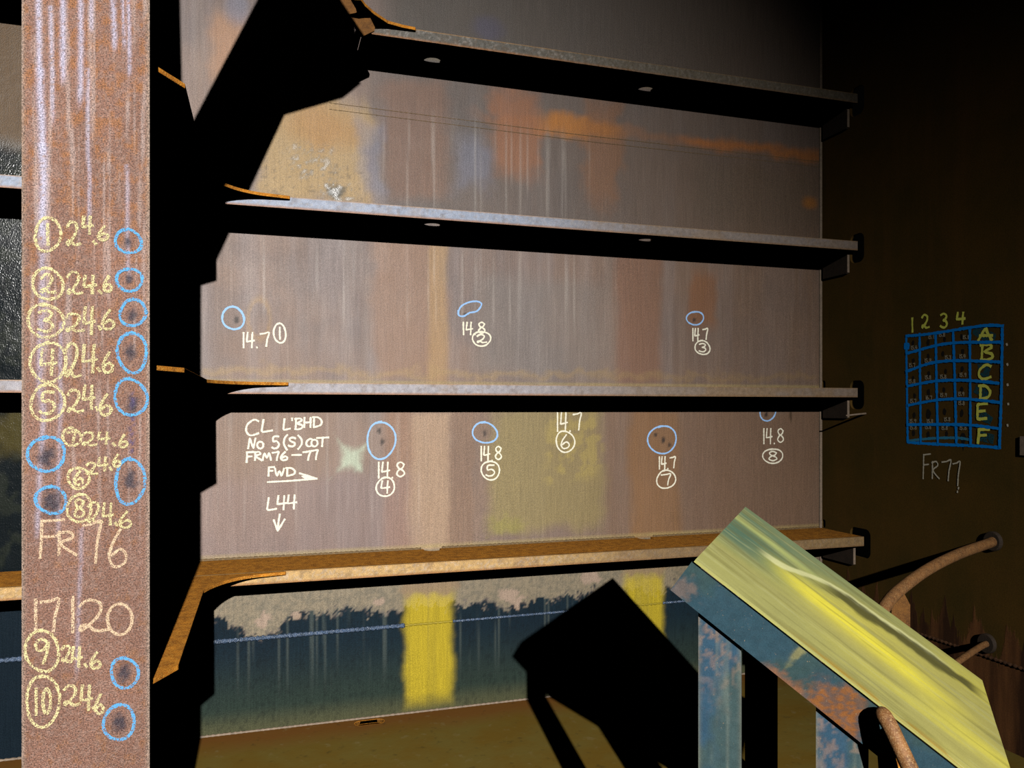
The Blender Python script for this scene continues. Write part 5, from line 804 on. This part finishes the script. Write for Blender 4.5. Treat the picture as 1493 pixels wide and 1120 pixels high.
# ------------------------------------------------------------------ sloping platform
RA = Vector((1.46597, -1.64023, -0.31081+1.4803)); RB = Vector((0.96232, -2.18812, -0.34988+1.4803))
RV = (RA-RB).normalized(); RW = (RA-RB).length
RU = Vector((0.61983549, -0.52841255, -0.58015872))
RU = (RU-RU.dot(RV)*RV).normalized()
RN = RU.cross(RV)
if RN.z < 0: RN = -RN
ramp = thing('sloping_platform', 'sloping steel platform with yellow stained deck plate on dark blue legs', 'platform', (RB.x, RB.y, 0.0))
LEN = 0.803
def RP(s, v, n=0.0): return RB+RU*s+RV*v+RN*n
def deck_paint(u, v):
    vv = RW-v        # distance from the far edge
    s = u
    g = fbm(s*2.2, v*38, 160); g2 = fbm(s*1.1, v*13, 161); g3 = fbm(s*5, v*90, 162); b = fbm(s*6, v*14, 163)
    col = np.repeat(lin(160, 154, 86)[None], len(u), 0)
    col = mixc(col, sm(0.40, 0.65, g2)*0.6, lin(180, 174, 90))
    yb = sm(0.45, 0.62, fbm(s*0.9, v*7.5, 164))
    col = mixc(col, yb*0.45*sm(0.2, 0.5, s), lin(204, 194, 70))
    tealm = sm(0.40, 0.06, s+0.25*(g2-.5)-0.10*sm(0.3, 0.7, v))*sm(0.14, 0.40, v+.15*(g2-.5))
    col = mixc(col, np.clip(tealm, 0, 1)*0.95, lin(74, 104, 88))
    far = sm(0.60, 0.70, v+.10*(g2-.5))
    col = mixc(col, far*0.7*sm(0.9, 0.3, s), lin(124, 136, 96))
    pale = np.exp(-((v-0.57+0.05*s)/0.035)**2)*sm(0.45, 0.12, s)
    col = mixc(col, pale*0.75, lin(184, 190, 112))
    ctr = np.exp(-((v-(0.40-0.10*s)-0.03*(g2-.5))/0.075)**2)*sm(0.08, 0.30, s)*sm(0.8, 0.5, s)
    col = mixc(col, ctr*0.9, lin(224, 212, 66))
    low2 = np.exp(-((v-0.20)/0.05)**2)*sm(0.5, 0.7, s)
    col = mixc(col, low2*0.6, lin(212, 202, 72))
    near = sm(0.30, 0.10, v+.15*(g2-.5))*sm(0.8, 0.2, s)
    col = mixc(col, near*0.6, lin(136, 138, 90))
    col = mixc(col, sm(0.54, 0.70, g)*0.45, lin(108, 104, 56))
    col = mixc(col, sm(0.60, 0.72, g3)*0.30, lin(172, 172, 120))
    # sinuous light scrape with dark patches on its lower side
    cl = 0.41+0.20*sm(0.08, 0.42, s)+0.03*sm(0.45, 0.7, s)+0.012*np.sin(s*26)+0.03*(fbm(s*11, s*0, 165)-.5)
    w = 0.012+0.022*fbm(s*14, s*0+2, 166)
    on = sm(0.09, 0.16, s)*(1-sm(0.62, 0.74, s))
    rdg = (1-sm(0.6, 1.3, np.abs(v-cl)/w+0.5*(b-.5)))*on
    col = mixc(col, rdg*0.8, lin(206, 206, 150))
    dk = (1-sm(0.6, 1.4, np.abs(v-cl+0.045)/(w*2.0)+0.9*(fbm(s*16, v*40, 168)-.4)))*sm(0.25, 0.36, s)*(1-sm(0.74, 0.80, s))
    col = mixc(col, dk*0.9, lin(72, 70, 38))
    ed = (1-sm(0, 0.03, v+.03*(b-.5)))*sm(0.5, 0.6, fbm(s*12, v*20, 167))*sm(.2, .4, s)
    col = mixc(col, ed*0.8, lin(150, 118, 36))
    rg = 0.62+0.15*(g-.5)
    return np.clip(col*1.25, 0, 1), rg
def deck_relief(u, v):
    return 0.002*(fbm(u*3, v*9, 170)-0.5)
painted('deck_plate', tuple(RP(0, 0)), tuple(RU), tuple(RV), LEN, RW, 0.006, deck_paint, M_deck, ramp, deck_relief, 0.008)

def side_paint(u, v):
    n = fbm(u*130, v*130, 180, 3); n2 = fbm(u*9, v*9, 181); n3 = fbm(u*190, v*190, 182, 2)
    col = np.repeat(lin(44, 72, 84)[None], len(u), 0)
    col = mixc(col, sm(0.4, 0.65, n2)*0.8, lin(52, 74, 72))
    col = mixc(col, sm(0.66, 0.72, n)*sm(.45, .6, n2)*0.0, lin(112, 120, 100))
    col = mixc(col, sm(0.76, 0.80, n3)*0.0, lin(140, 128, 104))
    e = np.minimum(np.minimum(v, 0.087-v)+.01, 9)
    col = mixc(col, (1-sm(0.0, 0.022, v+.03*(n-.5)))*sm(0.45, 0.6, n2+.1*(n-.5))*0.9, lin(134, 92, 66))
    col = mixc(col, blobm(u, v, (0.02, 0.02), 0.03, 0.03, .4, 1.0, 183, 90)*0.35, lin(150, 116, 92))
    col = mixc(col, blobm(u, v, (0.43, 0.02), 0.065, 0.055, .4, .9, 184, 50)*0.95*(0.5+.5*sm(.4, .6, n)), lin(136, 84, 36))
    col = mixc(col, blobm(u, v, (0.30, 0.07), 0.008, 0.03, .4, .7, 185, 60)*0.7, lin(140, 134, 84))
    return col, 0.5+.2*(n-.5)
GH = 0.087
# near girder: plate hanging below the deck's near edge, with a thin dark gap
painted('side_girder', tuple(RP(-0.004, 0.004, -0.014-GH)), tuple(RU), tuple(RN), LEN, GH, 0.005, side_paint, M_side, ramp, None, 0.010)
gl = [(0, 0), (LEN, 0), (LEN, GH), (0, GH)]
prism('side_girder', gl, RU, RN, RV, RP(0, RW-0.016, -0.014-GH), 0, 0.010, M_coat, ramp)
prism('end_girder', [(0.012, 0), (RW-0.018, 0), (RW-0.018, GH-.006), (0.012, GH-.006)], RV, RN, RU, RP(0.004, 0, -0.014-GH), 0, 0.010, M_coat, ramp)
prism('deck_gap_slab', [(0.03, 0.03), (LEN-0.03, 0.03), (LEN-0.03, RW-0.03), (0.03, RW-0.03)], RU, RV, RN, RP(0, 0, -0.0145), 0, 0.0062, M_black, ramp)  # near-black slab filling the gap under the deck

def leg_paint(seed, h):
    def fn(u, v):
        n = fbm(u*110, v*70, seed, 3); n2 = fbm(u*10, v*6, seed+1); n3 = fbm(u*200, v*130, seed+2, 2); dr = fbm(u*75, v*3, seed+3)
        col = np.repeat(lin(46, 76, 96)[None], len(u), 0)
        col = mixc(col, sm(0.45, 0.62, n2)*0.75, lin(62, 80, 74))
        col = mixc(col, sm(0.63, 0.72, dr)*0.35, lin(112, 120, 110))
        col = mixc(col, sm(0.74, 0.78, n3)*0.0, lin(150, 130, 104))
        t = sm(h-0.28, h-0.02, v)
        col = mixc(col, t*sm(0.50, 0.66, n)*0.5, lin(150, 118, 94))
        col = mixc(col, (sm(0.010, 0.0, u)+sm(0.089, 0.098, u))*0.4, lin(120, 116, 96))
        col = mixc(col, sm(h-0.44, h-0.52, v+.1*(n2-.5))*0.7, lin(92, 92, 70))
        return col, 0.5+.2*(n-.5)
    return fn
def hdir(v):
    w = Vector((v.x, v.y, 0)); return w.normalized()
HU = hdir(RU)
def leg(s, side, w=0.098):
    base = RP(s, 0.006 if side == 0 else RW-0.02, -0.014-GH*0.5)
    base2 = base-HU*0.0
    if side == 0:
        htop = RP(s, 0.006, -0.014-GH).z
        drop = w*abs(RU.z)/math.hypot(RU.x, RU.y)
        p0 = Vector((RP(s, 0.022, -0.014-GH).x, RP(s, 0.022, -0.014-GH).y, 0.0))
        # sloped-top front plate built as a grid cut under the girder
        o = painted('leg', tuple(p0), tuple(HU), (0, 0, 1), w, htop+0.02-drop*0.0, 0.006, leg_paint(200+int(s*100), htop), M_side, ramp, None, 0.010)
        me = o.data
        for vtx in me.vertices:
            uu = (vtx.co+ramp.location-p0).dot(HU)
            lim = htop+0.012-uu*abs(RU.z)/math.hypot(RU.x, RU.y)
            wz = vtx.co.z+ramp.location.z
            if wz > lim: vtx.co.z = lim-ramp.location.z
        fl_ = hdir(RV)
        prism('leg_flange', [(0.0, 0.0), (w*0.9, 0.0), (w*0.9, htop-drop), (0.0, htop-drop)], fl_, ZA, HU, p0+fl_*0.011, 0.0, 0.010, M_coat, ramp)
    else:
        q = RP(s, RW-0.02, -0.014-GH); p0 = Vector((q.x, q.y, 0))
        drop = w*abs(RU.z)/math.hypot(RU.x, RU.y)
        prism('leg', [(0, 0), (w, 0), (w, q.z+0.012-drop), (0, q.z+0.012)], HU, ZA, hdir(RV), p0, 0, 0.010, M_coat, ramp)
        prism('leg_flange', [(-w*0.9, 0), (0, 0), (0, q.z-drop), (-w*0.9, q.z-drop)], hdir(RV), ZA, HU, p0, w-0.01, w, M_coat, ramp)
LEGS_S = (0.072, 0.391)
for s in LEGS_S:
    leg(s, 0)
for s in LEGS_S:
    leg(s, 1)

# near hand rail: bent pipe end welded to the girder with a gusset
tube('rail_stub', catmull([(1.264, -2.438, 0.821), (1.239, -2.470, 0.839), (1.236, -2.490, 0.828), (1.240, -2.512, 0.795), (1.248, -2.541, 0.744), (1.257, -2.586, 0.668)], 8), 0.0165, M_pipe, ramp, 16)['label'] = 'rusty bent pipe welded on the near girder'
gv = [(1.248, -2.442, 0.780), (1.266, -2.460, 0.807), (1.294, -2.478, 0.695), (1.257, -2.443, 0.669)]
gn = RV*-0.010
build('gusset', [Vector(p) for p in gv]+[Vector(p)+gn for p in gv], [[0, 1, 2, 3], [7, 6, 5, 4]]+[[i, i+4, (i+1) % 4+4, (i+1) % 4] for i in range(4)], M_orange, ramp)

# far hand rail pipes running to the dark bulkhead
def wall_pad(loc, parent):
    seg = 24; vs = []; fs = []
    prof = [(0.0, 0.043), (0.016, 0.043), (0.018, 0.040), (0.018, 0.024)]
    for (dx, r) in prof:
        for i in range(seg):
            a = 2*math.pi*i/seg
            vs.append((loc[0]-dx, loc[1]+r*math.cos(a), loc[2]+r*math.sin(a)))
    for j in range(len(prof)-1):
        for i in range(seg):
            k = (i+1) % seg
            fs.append([j*seg+i, j*seg+k, (j+1)*seg+k, (j+1)*seg+i])
    fs.append([(len(prof)-1)*seg+i for i in range(seg)])
    build('wall_pad', vs, fs, M_coat, parent)['label'] = 'round dark pad on the bulkhead'

hr = thing('pipe_handrail', 'curved rusty pipe rail from the dark bulkhead to the platform, upper one', 'handrail', (3.079, -1.133, 0.898), 'pipe rails on the dark bulkhead')
tube('pipe', catmull([(3.079, -1.133, 0.898), (3.015, -1.155, 0.893), (2.736, -1.256, 0.878), (2.454, -1.377, 0.854), (2.214, -1.490, 0.816), (2.096, -1.557, 0.790), (2.008, -1.614, 0.756)], 8), 0.022, M_pipe, hr, 16)
wall_pad((3.079, -1.133, 0.898), hr)
qv = [(2.175, -1.498, 0.795), (2.201, -1.507, 0.825), (2.213, -1.510, 0.823), (2.239, -1.519, 0.770), (2.239, -1.519, 0.651), (2.175, -1.498, 0.651)]
qn = (Vector(qv[1])-Vector(qv[0])).cross(Vector(qv[4])-Vector(qv[0])).normalized()*0.012
build('stanchion', [Vector(p) for p in qv]+[Vector(p)+qn for p in qv], [[0, 1, 2, 3, 4, 5], [11, 10, 9, 8, 7, 6]]+[[i, i+6, (i+1) % 6+6, (i+1) % 6] for i in range(6)], M_bar, hr)['label'] = 'flat orange rusted stanchion'
hr2 = thing('pipe_handrail', 'thin rusty pipe rail low on the dark bulkhead, lower one', 'handrail', (3.079, -1.102, 0.438), 'pipe rails on the dark bulkhead')
tube('pipe', catmull([(3.079, -1.102, 0.438), (2.989, -1.137, 0.438), (2.727, -1.264, 0.436), (2.484, -1.387, 0.428)], 8), 0.014, M_pipe, hr2, 14)
wall_pad((3.079, -1.102, 0.438), hr2)


# ------------------------------------------------------------------ chalk marks, as flat strokes lying on their plates
PAR = {'W': wall_back, 'F': face_plate, 'R': wall_right}
for k_, (pl, nm, lb, ck, w_, dat) in enumerate(MARKS):
    ribbons(pl, nm, lb, ck, w_, dat, PAR[pl], k_)
